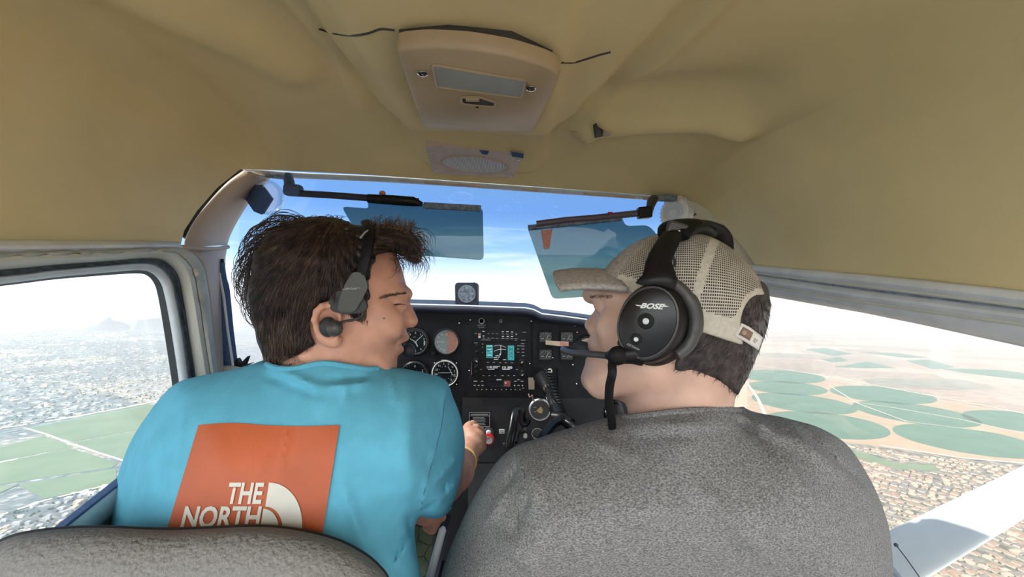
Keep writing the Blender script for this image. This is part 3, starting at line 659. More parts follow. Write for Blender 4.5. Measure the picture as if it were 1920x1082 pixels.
road([(0, 813), (100, 793), (270, 762)], 14, 'canal', CANAL, 'dark canal line beside its pale bank')
road([(45, 802), (90, 815), (135, 833), (245, 868), (330, 900)], 10, 'road', ROAD, 'pale farm road cutting the green fields')
road([(-200, 1010), (0, 966), (84, 938), (220, 905), (330, 880)], 12, 'road', ROAD, 'pale road below the green fields')
road([(0, 710), (120, 716), (230, 738), (330, 765)], 14, 'road', ROAD, 'long straight town road in the left window')

# far hills
def hill(name, prof, d0, d1, mt, label):
    """ridge drawn by the skyline it has, with a real footprint behind and before it"""
    mb = MB(); rows = []
    for x, y, yb in prof:
        f = GP(x, yb); top = f*1.0; dirn = V((f.x, f.y, 0)).normalized()
        dist = V((f.x, f.y, 0)).length; r = P(x, y, 1); r.normalize()
        # height of the skyline ray over the ground at the ridge distance
        D = dist*d0; gx = dirn*D
        hz = H + D*(r.dot(N_UP)/math.sqrt(1-r.dot(N_UP)**2))
        row = []
        for k in range(9):
            t = k/8; q = dirn*(dist*(1+(d1-1)*t)); pk = (d0-1)/(d1-1)
            h = hz*(sstep(min(t/pk, (1-t)/(1-pk))))*(1+.0*math.sin(x)); row.append(V((q.x, q.y, h+math.sin(x*.9+k*2.1)*hz*.05*math.sin(math.pi*t))))
        rows.append(row)
    return gobj(name, mb.grid(rows), mt, label, kind='structure', smooth=True)
MT = mat('mountain_rock', (.05, .05, .06), .9, vs=.002, col2=(.09, .085, .09), detail=8)
hill('hills', [(140, 622, 622), (158, 618, 622), (175, 611, 621), (190, 603, 621), (203, 595, 621), (212, 601, 620), (228, 604, 620), (243, 612, 619), (248, 618, 619)], 1.12, 1.25, MT, 'peaked hill standing in the valley in the left window')
hill('hills.001', [(250, 618, 619), (258, 601, 619), (280, 598, 619), (300, 597, 619), (330, 596, 619), (360, 606, 619), (380, 617, 619)], 1.12, 1.25, MT, 'flat-topped hill beside the peaked one')
pr_ = [(1000, 586, 589), (1030, 583, 589), (1050, 578, 590), (1062, 575, 590), (1075, 579, 590), (1095, 578, 591), (1120, 582, 591), (1180, 583, 592), (1260, 580, 593), (1350, 584, 594), (1450, 583, 596), (1520, 586, 597), (1600, 584, 598), (1700, 590, 600), (1800, 592, 602), (1950, 598, 606)]
hill('mountains', pr_, 1.2, 1.4, MT, 'low hazy mountain range on the horizon')
hill('mountains.001', [(700, 574, 580), (760, 571, 581), (820, 569, 581), (840, 567, 581), (870, 572, 582), (930, 575, 583), (985, 578, 584)], 1.2, 1.4, MT, 'hazy ridge on the horizon above the dashboard')
hill('mountains.002', [(425, 566, 577), (450, 560, 577), (480, 562, 577), (520, 566, 578), (600, 570, 579)], 1.2, 1.4, MT, 'hazy ridge on the horizon beside the pillar')

# housing estate under the right wing
ROOFS = [mat('roof_tan', (.25, .16, .11), .9, vs=.2, col2=(.33, .22, .16)), mat('roof_cream', (.40, .31, .23), .9, vs=.2), mat('roof_grey', (.19, .16, .145), .9, vs=.2)]
WALLM = mat('stucco_wall', (.62, .52, .42), .9, vs=.2)
YARD = mat('yards_and_streets', (.10, .105, .085), .95, vs=.03, col2=(.34, .29, .23), lo=.4, hi=.62, detail=6, spec=.1)
TREE = mat('tree_green', (.05, .075, .045), .9, vs=.1)
gobj('estate_ground', polyG([(1430, 822), (1560, 826), (1650, 838), (1800, 860), (1960, 872), (2500, 950), (2500, 1400), (1400, 1400), (1380, 900)], .8), YARD, 'streets and yards of the housing estate', kind='structure')
gobj('park_grass', polyG([(1560, 835), (1620, 850), (1680, 868), (1760, 872), (1755, 884), (1680, 878), (1610, 862)], 1.2), GR2, 'winding green park between the rooftops', kind='structure')
def house_mb(mb, c, a, w, l, h, m0):
    ca, sa = math.cos(a), math.sin(a); R_ = lambda x, y, z: V((c.x+x*ca-y*sa, c.y+x*sa+y*ca, z))
    mb.cur = 0
    vs = [R_(x, y, z) for z in (0, h) for x, y in ((-w, -l), (w, -l), (w, l), (-w, l))]
    mb.add(vs, [(0, 1, 5, 4), (1, 2, 6, 5), (2, 3, 7, 6), (3, 0, 4, 7)])
    mb.cur = m0; e = 1.08
    mb.add([R_(-w*e, -l*e, h), R_(w*e, -l*e, h), R_(w*e, l*e, h), R_(-w*e, l*e, h), R_(0, -l*.45, h*1.9), R_(0, l*.45, h*1.9)], [(0, 1, 4), (1, 2, 5, 4), (2, 3, 5), (3, 0, 4, 5)])
rnd = random.Random(3); spots = []
def proj(g):
    p = G_M @ g; return (960+F*p.x/p.y, 541-F*p.z/p.y) if p.y > 0 else (-1, -1)
a0 = 0.55
for i in range(-90, 90):
    for j in range(-90, 90):
        if i % 2 == 0: off = 0
        base = V((1050, 1500, 0)); u = i*24+(i//2)*16; w = j*19+9*(i % 2)
        ang = a0+.35*math.sin(u*.003)+.25*math.sin(w*.004)
        q = base+V((math.cos(a0)*u-math.sin(a0)*w+40*math.sin(w*.011), math.sin(a0)*u+math.cos(a0)*w+40*math.sin(u*.009), 0))
        px, py = proj(q)
        top = np.interp(px, [1430, 1560, 1650, 1800, 1960, 2200], [826, 832, 844, 866, 880, 905])
        if not (1450 < px < 2050 and top < py < 1150): continue
        if 1560 < px < 1760 and abs(py-np.interp(px, [1560, 1620, 1680, 1760], [842, 856, 873, 878])) < 9: continue
        if rnd.random() < .07: continue
        spots.append((q+V((rnd.uniform(-2, 2), rnd.uniform(-2, 2), 0)), ang+rnd.choice((0, math.pi/2))+rnd.uniform(-.1, .1), px, py))
def seen(px, py):
    if px > 1915 or py > 1078: return False
    edge = np.interp(py, [820, 865, 915, 970, 1030, 1082], [1580, 1615, 1645, 1665, 1675, 1680])
    if px < edge: return False
    st, sb_ = 992+(px-1673)*(872-992)/247, 1082+(px-1745)*(975-1082)/175
    return not (st-4 < py < sb_+3)
vis = sorted([s for s in spots if seen(s[2], s[3])], key=lambda s: -s[3])[:300]; vs_ = set(id(s) for s in vis)
protos = []
for k in range(3):
    mb = MB(); house_mb(mb, V((0, 0, 0)), 0, 7.2, 8.8, 4.0, 1)
    me = bpy.data.meshes.new('house'); me.from_pydata([tuple(p) for p in mb.v], [], mb.f); me.materials.append(WALLM); me.materials.append(ROOFS[k]); me.polygons.foreach_set('material_index', mb.m); protos.append(me)
lab = 'small stucco house with a hipped roof in the estate beyond the right window'
for s in vis:
    o = bpy.data.objects.new('house', protos[rnd.choice((0, 0, 1, 2))]); scn.collection.objects.link(o)
    k_ = rnd.uniform(.85, 1.15); o.matrix_world = G_M @ Matrix.Translation(s[0]+V((0, 0, .8))) @ Matrix.Rotation(s[1], 4, 'Z') @ Matrix.Scale(k_, 4)
    tag(o, lab, 'house', 'houses of the estate under the right wing', 'thing')
mb = MB()
for s in spots:
    if id(s) not in vs_: house_mb(mb, s[0], s[1], 7*rnd.uniform(.85, 1.15), 8.8*rnd.uniform(.85, 1.15), 4.5, rnd.choice((1, 1, 2, 3)))
gobj('rooftops', mb, [WALLM]+ROOFS, 'mass of farther tan rooftops of the housing estate', 'houses', kind='stuff')
def blob(mb, c, r):
    mb.add([c+V((r, 0, r*.5)), c+V((0, r, r*.6)), c+V((-r, 0, r*.5)), c+V((0, -r, r*.6)), c+V((0, 0, r*1.4)), c], [(0, 1, 4), (1, 2, 4), (2, 3, 4), (3, 0, 4), (1, 0, 5), (2, 1, 5), (3, 2, 5), (0, 3, 5)])
mb = MB()
for s in spots:
    for _ in range(2):
        if rnd.random() < .75: blob(mb, s[0]+V((rnd.uniform(-14, 14), rnd.uniform(-11, 11), 0)), rnd.uniform(2.2, 4.5))
gobj('trees', mb, TREE, 'scattered dark yard trees between the rooftops', 'trees', kind='stuff')
# the town in the left window
TW = [mat('town_white', (.85, .85, .84), .6, vs=.05), mat('town_grey', (.42, .43, .44), .8, vs=.05), mat('town_tan', (.5, .4, .32), .8, vs=.05), mat('town_dark', (.13, .15, .15), .9, vs=.05)]
mb = MB(); mt_ = MB()
for k in range(6500):
    py = 622+ (1085-622)*rnd.random()**2.2; px = rnd.uniform(-60, 430)
    if np.interp(px, [-60, 0, 100, 270, 430], [820, 805, 790, 757, 720]) < py < np.interp(px, [-60, 0, 90, 220, 430], [1000, 965, 938, 905, 860]): continue
    c = GP(px, py); sc = 1+max(0, (700-py))/170; a = .3+rnd.choice((0, math.pi/2)); ca, sa = math.cos(a), math.sin(a)
    if py > 900: sc *= .62
    if rnd.random() < .55:
        blob(mt_, c, rnd.uniform(4, 9)*sc*.9); continue
    w, l, h = rnd.uniform(6, 16)*sc*rnd.choice((.7, 1, 1.3)), rnd.uniform(6, 15)*sc*.8, rnd.uniform(4, 8)*(1 if rnd.random() < .9 else 2)
    mb.cur = 0 if rnd.random() < .16 else rnd.choice((1, 1, 2, 3))
    vs = [V((c.x+x*ca-y*sa, c.y+x*sa+y*ca, z)) for z in (0, h) for x, y in ((-w, -l), (w, -l), (w, l), (-w, l))]
    mb.add(vs, [(4, 5, 6, 7), (0, 1, 5, 4), (1, 2, 6, 5), (2, 3, 7, 6), (3, 0, 4, 7)])
gobj('town_buildings', mb, TW, 'pale scattered town buildings spread over the valley in the left window', 'buildings', kind='stuff')
gobj('town_trees', mt_, TREE, 'dark trees scattered through the town in the left window', 'trees', kind='stuff')

# haze lying over the valley
hz = bpy.data.materials.new('haze'); hz.use_nodes = True; t = hz.node_tree; t.nodes.clear()
ho = t.nodes.new('ShaderNodeOutputMaterial'); hs = t.nodes.new('ShaderNodeVolumeScatter'); hs.inputs['Color'].default_value = (.96, .97, 1, 1)
hs.inputs['Density'].default_value = 1.15e-4; hs.inputs['Anisotropy'].default_value = .35; t.links.new(hs.outputs[0], ho.inputs['Volume'])
mb = MB().box((0, 30000, (H-120)/2-20), (240000, 180000, H-120+30))
ho_ = gobj('haze', mb, hz, 'bright haze lying over the desert valley', 'haze', kind='stuff')

hz2 = bpy.data.materials.new('far_haze'); hz2.use_nodes = True; t = hz2.node_tree; t.nodes.clear()
a_ = t.nodes.new('ShaderNodeOutputMaterial'); b2 = t.nodes.new('ShaderNodeVolumeScatter'); b2.inputs['Color'].default_value = (.96, .97, 1, 1); b2.inputs['Density'].default_value = .7e-4; t.links.new(b2.outputs[0], a_.inputs['Volume'])
gobj('haze', MB().box((0, 49000, H-100+700), (240000, 80000, 1400)), hz2, 'deep haze around the distant mountains on the horizon', 'haze', kind='stuff')
wg = gobj('wing', MB().box((0, 0, 0), (1, 1, 1)), M['alu_white'], 'white high wing carried above the cabin roof', 'wing')
wg.matrix_world = Matrix.Identity(4)
wv = []
for x in (-5.2, -.5, .5, 5.2):
    wv.append([V((x, -.85+.78+.75*-math.cos(a), .42+.075*math.sin(a)*(1 if math.sin(a) > 0 else .35)+abs(x)*.02)) for a in [2*math.pi*k/24 for k in range(25)]])
wm = MB().grid(wv); me = bpy.data.meshes.new('wing'); me.from_pydata([tuple(p) for p in wm.v], [], wm.f); me.materials.append(M['alu_white']); wg.data = me

# wing strut and wing outside the right window
st = thing('wing_strut', 'white painted wing strut outside the right window partly in shade', 'wing strut', P(1700, 1082, .9))
def airfoil(lead, trail, th):
    c = (lead+trail)/2; ch = trail-lead; up = V((.35, -.25, .9)).normalized(); up = (up-ch.normalized()*up.dot(ch.normalized())).normalized(); pts = []
    for k in range(28):
        w = 2*math.pi*k/28; x = math.cos(w); y = math.sin(w)*math.sqrt(max(0, 1-x*x))**.0*(.5+.5*(1-x)*.6+.2)
        pts.append(c+ch*.5*x*-1+up*th*y*.5)
    return pts
le0, le1 = P(1640, 1008, 1.0), P(2150, 761, 1.0); te0, te1 = P(1668, 1129, .86), P(2150, 832, .86)
rows = [airfoil(le0.lerp(le1, t), te0.lerp(te1, t), .03) for t in (-.2, 0, .3, .6, 1, 1.5, 2.5)]
rows = [r+[r[0]] for r in rows]
obj('fairing', MB().grid(rows), M['alu_white'], st, angle=0)
obj('brake_line', MB().tube([P(1680, 1022, .9), P(1700, 1048, .88), P(1724, 1082, .86)], .0012, 6), M['rubber'], st)
obj('cable_clip', MB().ball(P(1680, 1022, .9), .004), M['rubber'], st)

# ------------------------------------------------------------------ writing and marks
def text_mb(body, size, bold=0.0, shear=0.0, res=3):
    c = bpy.data.curves.new('t', 'FONT'); c.body = body; c.size = size; c.offset = bold; c.shear = shear; c.resolution_u = res; c.align_x = 'CENTER'; c.align_y = 'CENTER'
    o = bpy.data.objects.new('t', c); scn.collection.objects.link(o)
    dg = bpy.context.evaluated_depsgraph_get(); me = o.evaluated_get(dg).to_mesh()
    vs = [v.co.copy() for v in me.vertices]; fs = [tuple(p.vertices) for p in me.polygons]
    o.evaluated_get(dg).to_mesh_clear(); bpy.data.objects.remove(o); bpy.data.curves.remove(c)
    return vs, fs
def text_at(mb, body, px, py, d, hpx, bold=0, rot=0, shear=0, wpx=None):
    """letters hpx pixels tall standing at depth d, facing back into the cabin"""
    vs, fs = text_mb(body, 1.0, bold, shear)
    if not vs: return
    xs_ = [v.x for v in vs]; ys_ = [v.y for v in vs]; k = hpx*d/F/(max(ys_)-min(ys_)); kx = wpx*d/F/(max(xs_)-min(xs_)) if wpx else k
    mx_, my_ = (max(xs_)+min(xs_))/2, (max(ys_)+min(ys_))/2; c = P(px, py, d); cr_, sr = math.cos(rot), math.sin(rot)
    out = []
    for v in vs:
        x, y = (v.x-mx_)*kx, (v.y-my_)*k; out.append(c+V((x*cr_-y*sr, 0, x*sr+y*cr_)))
    mb.add(out, fs)
def dashes(mb, d, lst, h=1.2):
    for x, y, w in lst: mb.box(P(x, y, d), (w*d/F, .0008, h*d/F))

# ------------------------------------------------------------------ instrument panel
D = 1.20
pan = thing('instrument_panel', 'black crackle-painted instrument panel under the windshield', 'instrument panel', P(900, 900, D))
po = [(560, 566), (768, 574), (900, 577), (994, 581), (1008, 588), (1060, 593), (1110, 600), (1290, 620), (1300, 800), (1270, 875), (1000, 885), (870, 890), (560, 890)]
obj('panel_plate', MB().prism([P(x, y, D) for x, y in po], (0, .03, 0)), M['panel'], pan, smooth=False, bevel=.003)
gs = [(560, 563), (768, 571), (880, 574), (985, 578), (1000, 581), (1016, 589), (1060, 594), (1110, 601), (1290, 622)]
rows = [[P(x, y+o, dd) for x, y in gs] for o, dd in ((14, 1.175), (4, 1.168), (0, 1.18), (-1.5, 1.22), (-4, 1.36), (-9, 1.62))]
obj('glare_shield', MB().grid(rows), M['glare'], pan, solid=.004, angle=0)
obj('glare_shield_edge', MB().tube([P(x, y, 1.178) for x, y in gs], .003, 8), M['trim'], pan)
obj('center_plate', MB().prism([P(x, y, D-.002) for x, y in [(879, 588), (994, 592), (994, 745), (879, 743)]], (0, -.004, 0)), M['panel'], pan, smooth=False, bevel=.001)
obj('right_plate', MB().prism([P(x, y, D-.002) for x, y in [(1000, 606), (1150, 610), (1150, 800), (1047, 800), (1047, 690), (1000, 688)]], (0, -.003, 0)), M['panel'], pan, smooth=False, bevel=.001)
obj('lower_plate', MB().prism([P(x, y, D-.004) for x, y in [(868, 745), (1300, 748), (1290, 862), (868, 880)]], (0, -.006, 0)), M['black_matt'], pan, smooth=False, bevel=.001)
for i, (x, y) in enumerate([(882, 600), (861, 606), (996, 602), (1078, 611), (1082, 623), (993, 682), (1036, 671), (1074, 684), (1081, 720), (880, 695)]):
    obj('panel_screw', MB().ball(P(x, y, D-.009), .0028, 8), M['chrome'], pan)
mb = MB(); mb.lathe(P(903, 602, D-.01), (0, -1, 0), [(.0085, 0), (.0085, .002), (.0065, .002), (.0065, 0)], 20); obj('power_socket', mb, M['mark_dim'], pan)
obj('indicator_ring', MB().lathe(P(939, 602, D-.01), (0, -1, 0), [(.0045, 0), (.0045, .002), (.003, .002), (.003, 0)], 16), M['mark_dim'], pan)
obj('panel_jack', MB().lathe(P(1031, 695, D-.008), (0, -1, 0), [(.0065, 0), (.0065, .004), (.0035, .004), (.0035, 0), (.0001, 0)], 16), M['white'], pan)
mb = MB(); text_at(mb, 'AIRCRAFT', 903, 610, D-.009, 2.4); text_at(mb, 'POWER', 903, 614, D-.009, 2.4); obj('lettering', mb, M['mark_dim'], pan, smooth=False)
# lower dark console going down between the footwells
obj('pedestal', MB().prism([P(880, 872, D-.02), P(1010, 872, D-.02), P(1012, 1500, D-.10), P(882, 1500, D-.10)], (0, .06, 0)), M['black_matt'], pan, smooth=False, bevel=.004)
mb = MB(); dashes(mb, D-.012, [(905, 879, 26), (918, 884, 3), (947, 831, 10), (947, 834, 7), (947, 837, 3)], 1); obj('pedestal_marks', mb, M['mark_dim'], pan, smooth=False)

def gauge(name, label, x, y, r, face, draw, bezel='black', ring=None, d=D-.006, needles=()):
    t = thing(name, label, 'gauge', P(x, y+r, d)); R = r*d/F
    obj('bezel', MB().lathe(P(x, y, d), (0, -1, 0), [(R*1.12, 0), (R*1.10, .006), (R*1.0, .009), (R*.95, .006), (R*.95, .001)], 48), M[bezel], t)
    obj('dial_face', MB().lathe(P(x, y, d), (0, -1, 0), [(R*.96, .001), (R*.96, .002), (.0001, .002)], 48), M[face], t)
    if ring: obj('dial_ring', MB().lathe(P(x, y, d), (0, -1, 0), [(R*1.02, .006), (R*1.02, .0105), (R*.95, .0105), (R*.95, .006)], 48, cap=False), M[ring], t)
    mb = MB(); mb_n = MB(); draw(mb, x, y, d-.0035, r)
    if mb.v: obj('dial_marks', mb, M['mark'], t, smooth=False)
    for a, l, w in needles:
        a = math.radians(a); rr_ = V((math.sin(a), 0, math.cos(a))); q = V((math.cos(a), 0, -math.sin(a)))
        c = P(x, y, d-.005); L = l*R; W_ = w*R
        obj('needle', MB().prism([c-q*W_-rr_*L*.15, c+q*W_-rr_*L*.15, c+q*W_*.6+rr_*L, c-q*W_*.6+rr_*L], (0, -.0006, 0)), M['mark'], t, smooth=False)
    obj('cover_glass', MB().lathe(P(x, y, d), (0, -1, 0), [(R*.95, .0075), (R*.95, .008), (.0001, .008)], 40), M['glass'], t)
    return t
def ticks(mb, x, y, d, r, n=40, r0=.82, r1=.92, w=.5, skip=()):
    for k in range(n):
        if k in skip: continue
        a = 2*math.pi*k/n; u = V((math.sin(a), 0, math.cos(a))); q = V((math.cos(a), 0, -math.sin(a)))*w*d/F; c = P(x, y, d); R = r*d/F
        mb.prism([c+u*R*r0-q, c+u*R*r0+q, c+u*R*r1+q, c+u*R*r1-q], (0, -.0004, 0))
def nums(mb, x, y, d, r, lst, rad=.64, h=5):
    for s_, a in lst:
        a = math.radians(a); text_at(mb, s_, x+math.sin(a)*r*rad, y-math.cos(a)*r*rad, d, h, .02)
def g_alt(mb, x, y, d, r):
    ticks(mb, x, y, d, r, 50, .86, .94, .35); nums(mb, x, y, d, r, [('0', 0), ('1', 36), ('2', 72), ('3', 108), ('4', 144), ('5', 180), ('7', 252), ('8', 288), ('9', 324)], .70, 4)
    text_at(mb, 'ALT', x-2, y-9, d, 2.2); mb.box(P(x+17, y+2, d), (.004, .0006, .012))
gauge('altimeter', 'black altimeter with white hands nearest the talking person\'s mouth', 779, 641, 24, 'black', g_alt, needles=((48, .8, .035), (155, .42, .06), (300, .5, .04)))
def g_hdg(mb, x, y, d, r):
    ticks(mb, x, y, d, r, 36, .84, .94, .45); nums(mb, x, y, d, r, [('12', 330), ('9', 300), ('6', 270), ('3', 238), ('0', 215), ('33', 195)], .72, 4.2)
    mb.box(P(x-9, y, d), (.016, .0006, .0013)); mb.box(P(x, y-14, d), (.003, .0006, .004))
g2 = gauge('heading_gauge', 'round gauge with a red reflection coloured over its right half', 837, 641, 23.5, 'mark_dim', g_hdg)
c = P(838, 641, D-.009); R = 21.5*D/F
mb = MB().prism([c+V((math.sin(a), 0, math.cos(a)))*R*.98 for a in [math.pi*k/24 for k in range(25)]], (0, -.0005, 0))
bpy.data.materials['marking_grey']
obj('painted_reflection', mb, M['salmon'], g2, smooth=False)  # red reflection on the dial, put in as a salmon-coloured half plate
mb = MB(); mb.box(P(839, 645, D-.0105), (.002, .0006, .045)); mb.box(P(845, 641, D-.0105), (.0012, .0006, .03)); text_at(mb, 'E', 856, 632, D-.0105, 4); text_at(mb, 'S', 856, 650, D-.0105, 4); mb.box(P(838, 619, D-.0105), (.03, .0006, .001))
obj('half_marks', mb, M['mark_dim'], g2, smooth=False)
obj('adjust_knob', MB().lathe(P(814, 663, D-.006), (0, -1, 0), [(.006, 0), (.0075, .006), (.0065, .014), (.0001, .015)], 16), M['soft_black'], g2)
def g_vsi(mb, x, y, d, r):
    ticks(mb, x, y, d, r, 24, .86, .94, .4); nums(mb, x, y, d, r, [('0', 0), ('5', 300), ('2', 60), ('3', 120), ('1', 240)], .68, 4.5); mb.box(P(x+13, y-1, d), (.016, .0006, .0012)); mb.box(P(x+2, y+5, d), (.02, .0006, .001))
gauge('airspeed_gauge', 'dark round gauge half covered by the blue sleeve', 778, 703, 24, 'black', g_vsi)
def g_cdi(mb, x, y, d, r):
    ticks(mb, x, y, d, r, 36, .84, .90, .35); nums(mb, x, y, d, r, [('3', 350), ('0', 20), ('6', 50), ('1', 80), ('12', 105), ('S', 140), ('W', 260), ('30', 290), ('N', 320)], .72, 4.2)
    ticks(mb, x, y, d, r, 12, .50, .53, .8); mb.prism([P(x-1.5, y-11, d), P(x+1.5, y-11, d), P(x, y-14, d)], (0, -.0005, 0))
gauge('course_indicator', 'course deviation indicator with thin white ring bezel', 835, 699, 24, 'black', g_cdi, ring='white', needles=((270, .5, .025), (90, .42, .025)))
cd = bpy.data.objects['course_indicator']
obj('course_arrow', MB().tube([P(840, 688, D-.012), P(845, 696, D-.012), P(848, 703, D-.012)], .0009, 6), M['mark'], cd)
for x, y in ((815, 681), (856, 681), (856, 721)): obj('bezel_screw', MB().ball(P(x, y, D-.008), .0028, 8), M['chrome'], cd)
def g_adf(mb, x, y, d, r): ticks(mb, x, y, d, r, 36, .86, .94, .4)
g5 = gauge('trim_gauge', 'round dark gauge in a silver bezel with an amber arrow', 1012, 767, 19, 'black', lambda *a: None, bezel='alu', ring='alu')
obj('amber_pointer', MB().prism([P(x, y, D-.011) for x, y in [(1006, 770), (1014, 762), (1018, 768), (1016, 775), (1010, 774)]], (0, -.001, 0)), M['amber'], g5, smooth=False)
mb = MB(); dashes(mb, D-.011, [(1003, 764, 5), (1003, 772, 5)], 1); obj('dial_marks', mb, M['mark_dim'], g5, smooth=False)
g6 = gauge('lighter_socket', 'small round socket with thin silver rim below the amber gauge', 1007, 811, 10, 'black', lambda *a: None, ring='alu'); g6['category'] = 'socket'
g7 = gauge('suction_gauge', 'round black gauge half hidden behind the capped person\'s face', 1101, 649, 19, 'grey_dark', lambda *a: None, bezel='soft_black')
obj('pale_card', MB().prism([P(x, y, D-.0105) for x, y in [(1088, 645), (1092, 637), (1101, 634), (1110, 637), (1113, 645)]], (0, -.0006, 0)), M['cream'], g7, smooth=False)
# two engine clusters
for x, lab in ((1023, 'left engine gauge cluster with two small faces, beside the radio stack'), (1063, 'right engine gauge cluster behind the microphone boom')):
    t = thing('engine_gauge', lab, 'gauge', P(x, 680, D-.006), 'engine gauge clusters')
    o_ = rpoly([tuple(P(a, b, D-.005)) for a, b in [(x-14, 620), (x+14, 620), (x+14, 679), (x-14, 679)]], .012, 4)
    obj('bezel', MB().prism(o_, (0, -.006, 0)), M['soft_black'], t, smooth=False)
    for yy, n in ((632, 'upper_face'), (665, 'lower_face')):
        f_ = obj(n, MB().prism([P(a, b, D-.0115) for a, b in [(x-11, yy-9), (x+11, yy-9), (x+11, yy+9), (x-11, yy+9)]], (0, -.001, 0)), M['grey_dark'], t, smooth=False)
        mb = MB(); ticks(mb, x, yy+5, D-.013, 14, 18, .75, .9, .35, skip=[k for k in range(18) if 3 < k < 15]); mb.prism([P(a, b, D-.0135) for a, b in [(x, yy+6), (x+1.2, yy+6), (x+6, yy-3), (x+5, yy-4)]], (0, -.0004, 0)); dashes(mb, D-.013, [(x-6, yy+3, 5), (x+7, yy+4, 5)])
        obj('dial_marks', mb, M['mark_dim'], f_, smooth=False)
tp = obj('tape_strip', MB().prism([P(x, y, D-.016) for x, y in [(1023, 638), (1047, 640), (1066, 641), (1066, 651), (1050, 649), (1023, 646)]], (0, -.0008, 0)), M['cream'], smooth=False)
tag(tp, 'short masking tape strip stuck across two engine gauges', 'tape')
obj('orange_patch', MB().prism([P(x, y, D-.0172) for x, y in [(1050, 641), (1065, 642.5), (1065, 650), (1050, 648.5)]], (0, -.0005, 0)), M['salmon'], tp, smooth=False)

# radio stack
def unit(name, label, x0, y0, x1, y1, d=D-.008):
    t = thing(name, label, 'radio', P((x0+x1)/2, y1, d), 'avionics stack')
    obj('faceplate', MB().prism([P(x, y, d) for x, y in [(x0, y0), (x1, y0), (x1, y1), (x0, y1)]], (0, -.008, 0)), M['black'], t, smooth=False, bevel=.0012)
    return t
a1 = unit('audio_panel', 'slim audio selector panel at the top of the radio stack', 886.5, 619, 988, 640)
mb = MB(); dd = D-.0172
dashes(mb, dd, [(906.5, 621.5, 4), (906.5, 630, 3), (943, 622, 4), (951.5, 622, 4), (960, 622.5, 4), (943, 631, 4), (952, 631, 4), (960, 631, 4)], 1.6)
obj('lit_keys', mb, M['mark'], a1, smooth=False)
mb = MB(); dashes(mb, dd, [(892, 625, 5), (916, 625.5, 4), (924, 625.5, 4), (932, 626, 5), (943, 626.3, 5), (951, 626.5, 5), (960, 626.5, 5), (983, 623, 7), (907, 634, 5), (916, 634, 5), (924, 634, 6), (932, 634.5, 5), (943, 634.6, 6), (951, 635, 6), (960, 635, 6), (968, 635, 5), (981, 638, 8), (967, 638, 4), (911, 637.5, 18)], .8)
mb.prism([P(966, 625.5, dd), P(970, 625.5, dd), P(968, 629, dd)], (0, -.0005, 0)); obj('key_labels', mb, M['mark_dim'], a1, smooth=False)
obj('marker_light', MB().box(P(899, 627, dd), (.007, .001, .006)), M['salmon'], a1, smooth=False); obj('marker_key', MB().box(P(899, 632, dd), (.006, .001, .006)), M['mark'], a1, smooth=False)
a2 = unit('navigation_radio', 'large navigation radio with teal moving map screen', 885.5, 641, 988, 707)
sc_ = obj('screen', MB().prism([P(x, y, dd) for x, y in [(910.5, 646), (965, 647), (965, 676), (910.5, 675)]], (0, -.0006, 0)), M['screen'], a2, smooth=False)
obj('left_column', MB().prism([P(x, y, dd-.0008) for x, y in [(911.5, 647), (924, 647), (924, 671), (911.5, 671)]], (0, -.0005, 0)), M['teal'], sc_, smooth=False)
obj('right_column', MB().prism([P(x, y, dd-.0008) for x, y in [(952, 648), (964, 648), (964, 675.5), (952, 675.5)]], (0, -.0005, 0)), M['teal'], sc_, smooth=False)
mb = MB(); d3 = dd-.0016
mb.tube([P(939, 647, d3), P(939, 664, d3), P(934, 672, d3)], .0006, 5); mb.tube(bez(P(926, 659, d3), P(936, 653, d3), P(949, 656, d3), 8), .0004, 5); mb.tube(bez(P(926, 649, d3), P(938, 645, d3), P(949, 652, d3), 8), .0004, 5)
mb.ball(P(937.5, 664.5, d3), .002, 6, (1, .3, 1)); dashes(mb, d3, [(932, 667, 6), (929, 670.5, 7), (946, 674.5, 6), (930, 674, 8), (918, 649, 9), (918, 655, 7), (921, 660, 4), (918, 666, 8)], 1.0)
obj('map_lines', mb, M['mark'], sc_, smooth=False)
mb = MB(); dashes(mb, d3, [(917, 652, 8), (915, 658, 5), (917, 669, 9), (954.5, 652, 2.5), (961, 652, 2), (954.5, 658, 2.5), (961, 658, 2), (954.5, 665, 2.5), (961, 665, 2), (954.5, 671.5, 2.5), (961, 671.5, 2), (958, 655, 6), (958, 662, 6), (958, 668, 6)], .9); obj('column_text', mb, M['panel'], sc_, smooth=False)
obj('frequency_window', MB().prism([P(x, y, dd) for x, y in [(910, 684), (967, 684), (967, 700), (910, 700)]], (0, -.0004, 0)), M['screen'], a2, smooth=False)
mb = MB(); text_at(mb, '118.250', 923, 688.6, dd-.0008, 4.6, .03, wpx=20); text_at(mb, '121.300', 951, 689.3, dd-.0008, 4.6, .03, wpx=19); dashes(mb, dd-.0008, [(921, 693, 12), (949, 693, 14), (935, 687, 4)], .9); obj('frequency_digits', mb, M['mark'], a2, smooth=False)
mb = MB(); dashes(mb, dd, [(915, 679.5, 4), (926, 679.5, 4), (937.5, 680, 4), (948.5, 680, 4), (960, 680, 5), (892, 643, 7), (980, 644.5, 6), (972, 648.5, 4), (976.5, 648.5, 4), (981, 649, 3.5), (971.5, 654.5, 4), (980.5, 654.5, 5), (971.5, 660.5, 4), (980.5, 660.5, 5), (981, 667, 4), (905, 645, 2), (905, 651, 1.5), (905, 661, 1.5), (902, 693, 4), (969, 693, 4), (906.5, 704.5, 3.5), (917.5, 704.5, 3.5), (928.5, 704.5, 3), (942, 704.5, 4.5), (953.5, 704.5, 3.5), (964, 704.5, 3.5), (980, 684.8, 7), (894, 684, 4), (978.5, 695.5, 3)], 1.0)
obj('key_labels', mb, M['mark_dim'], a2, smooth=False)
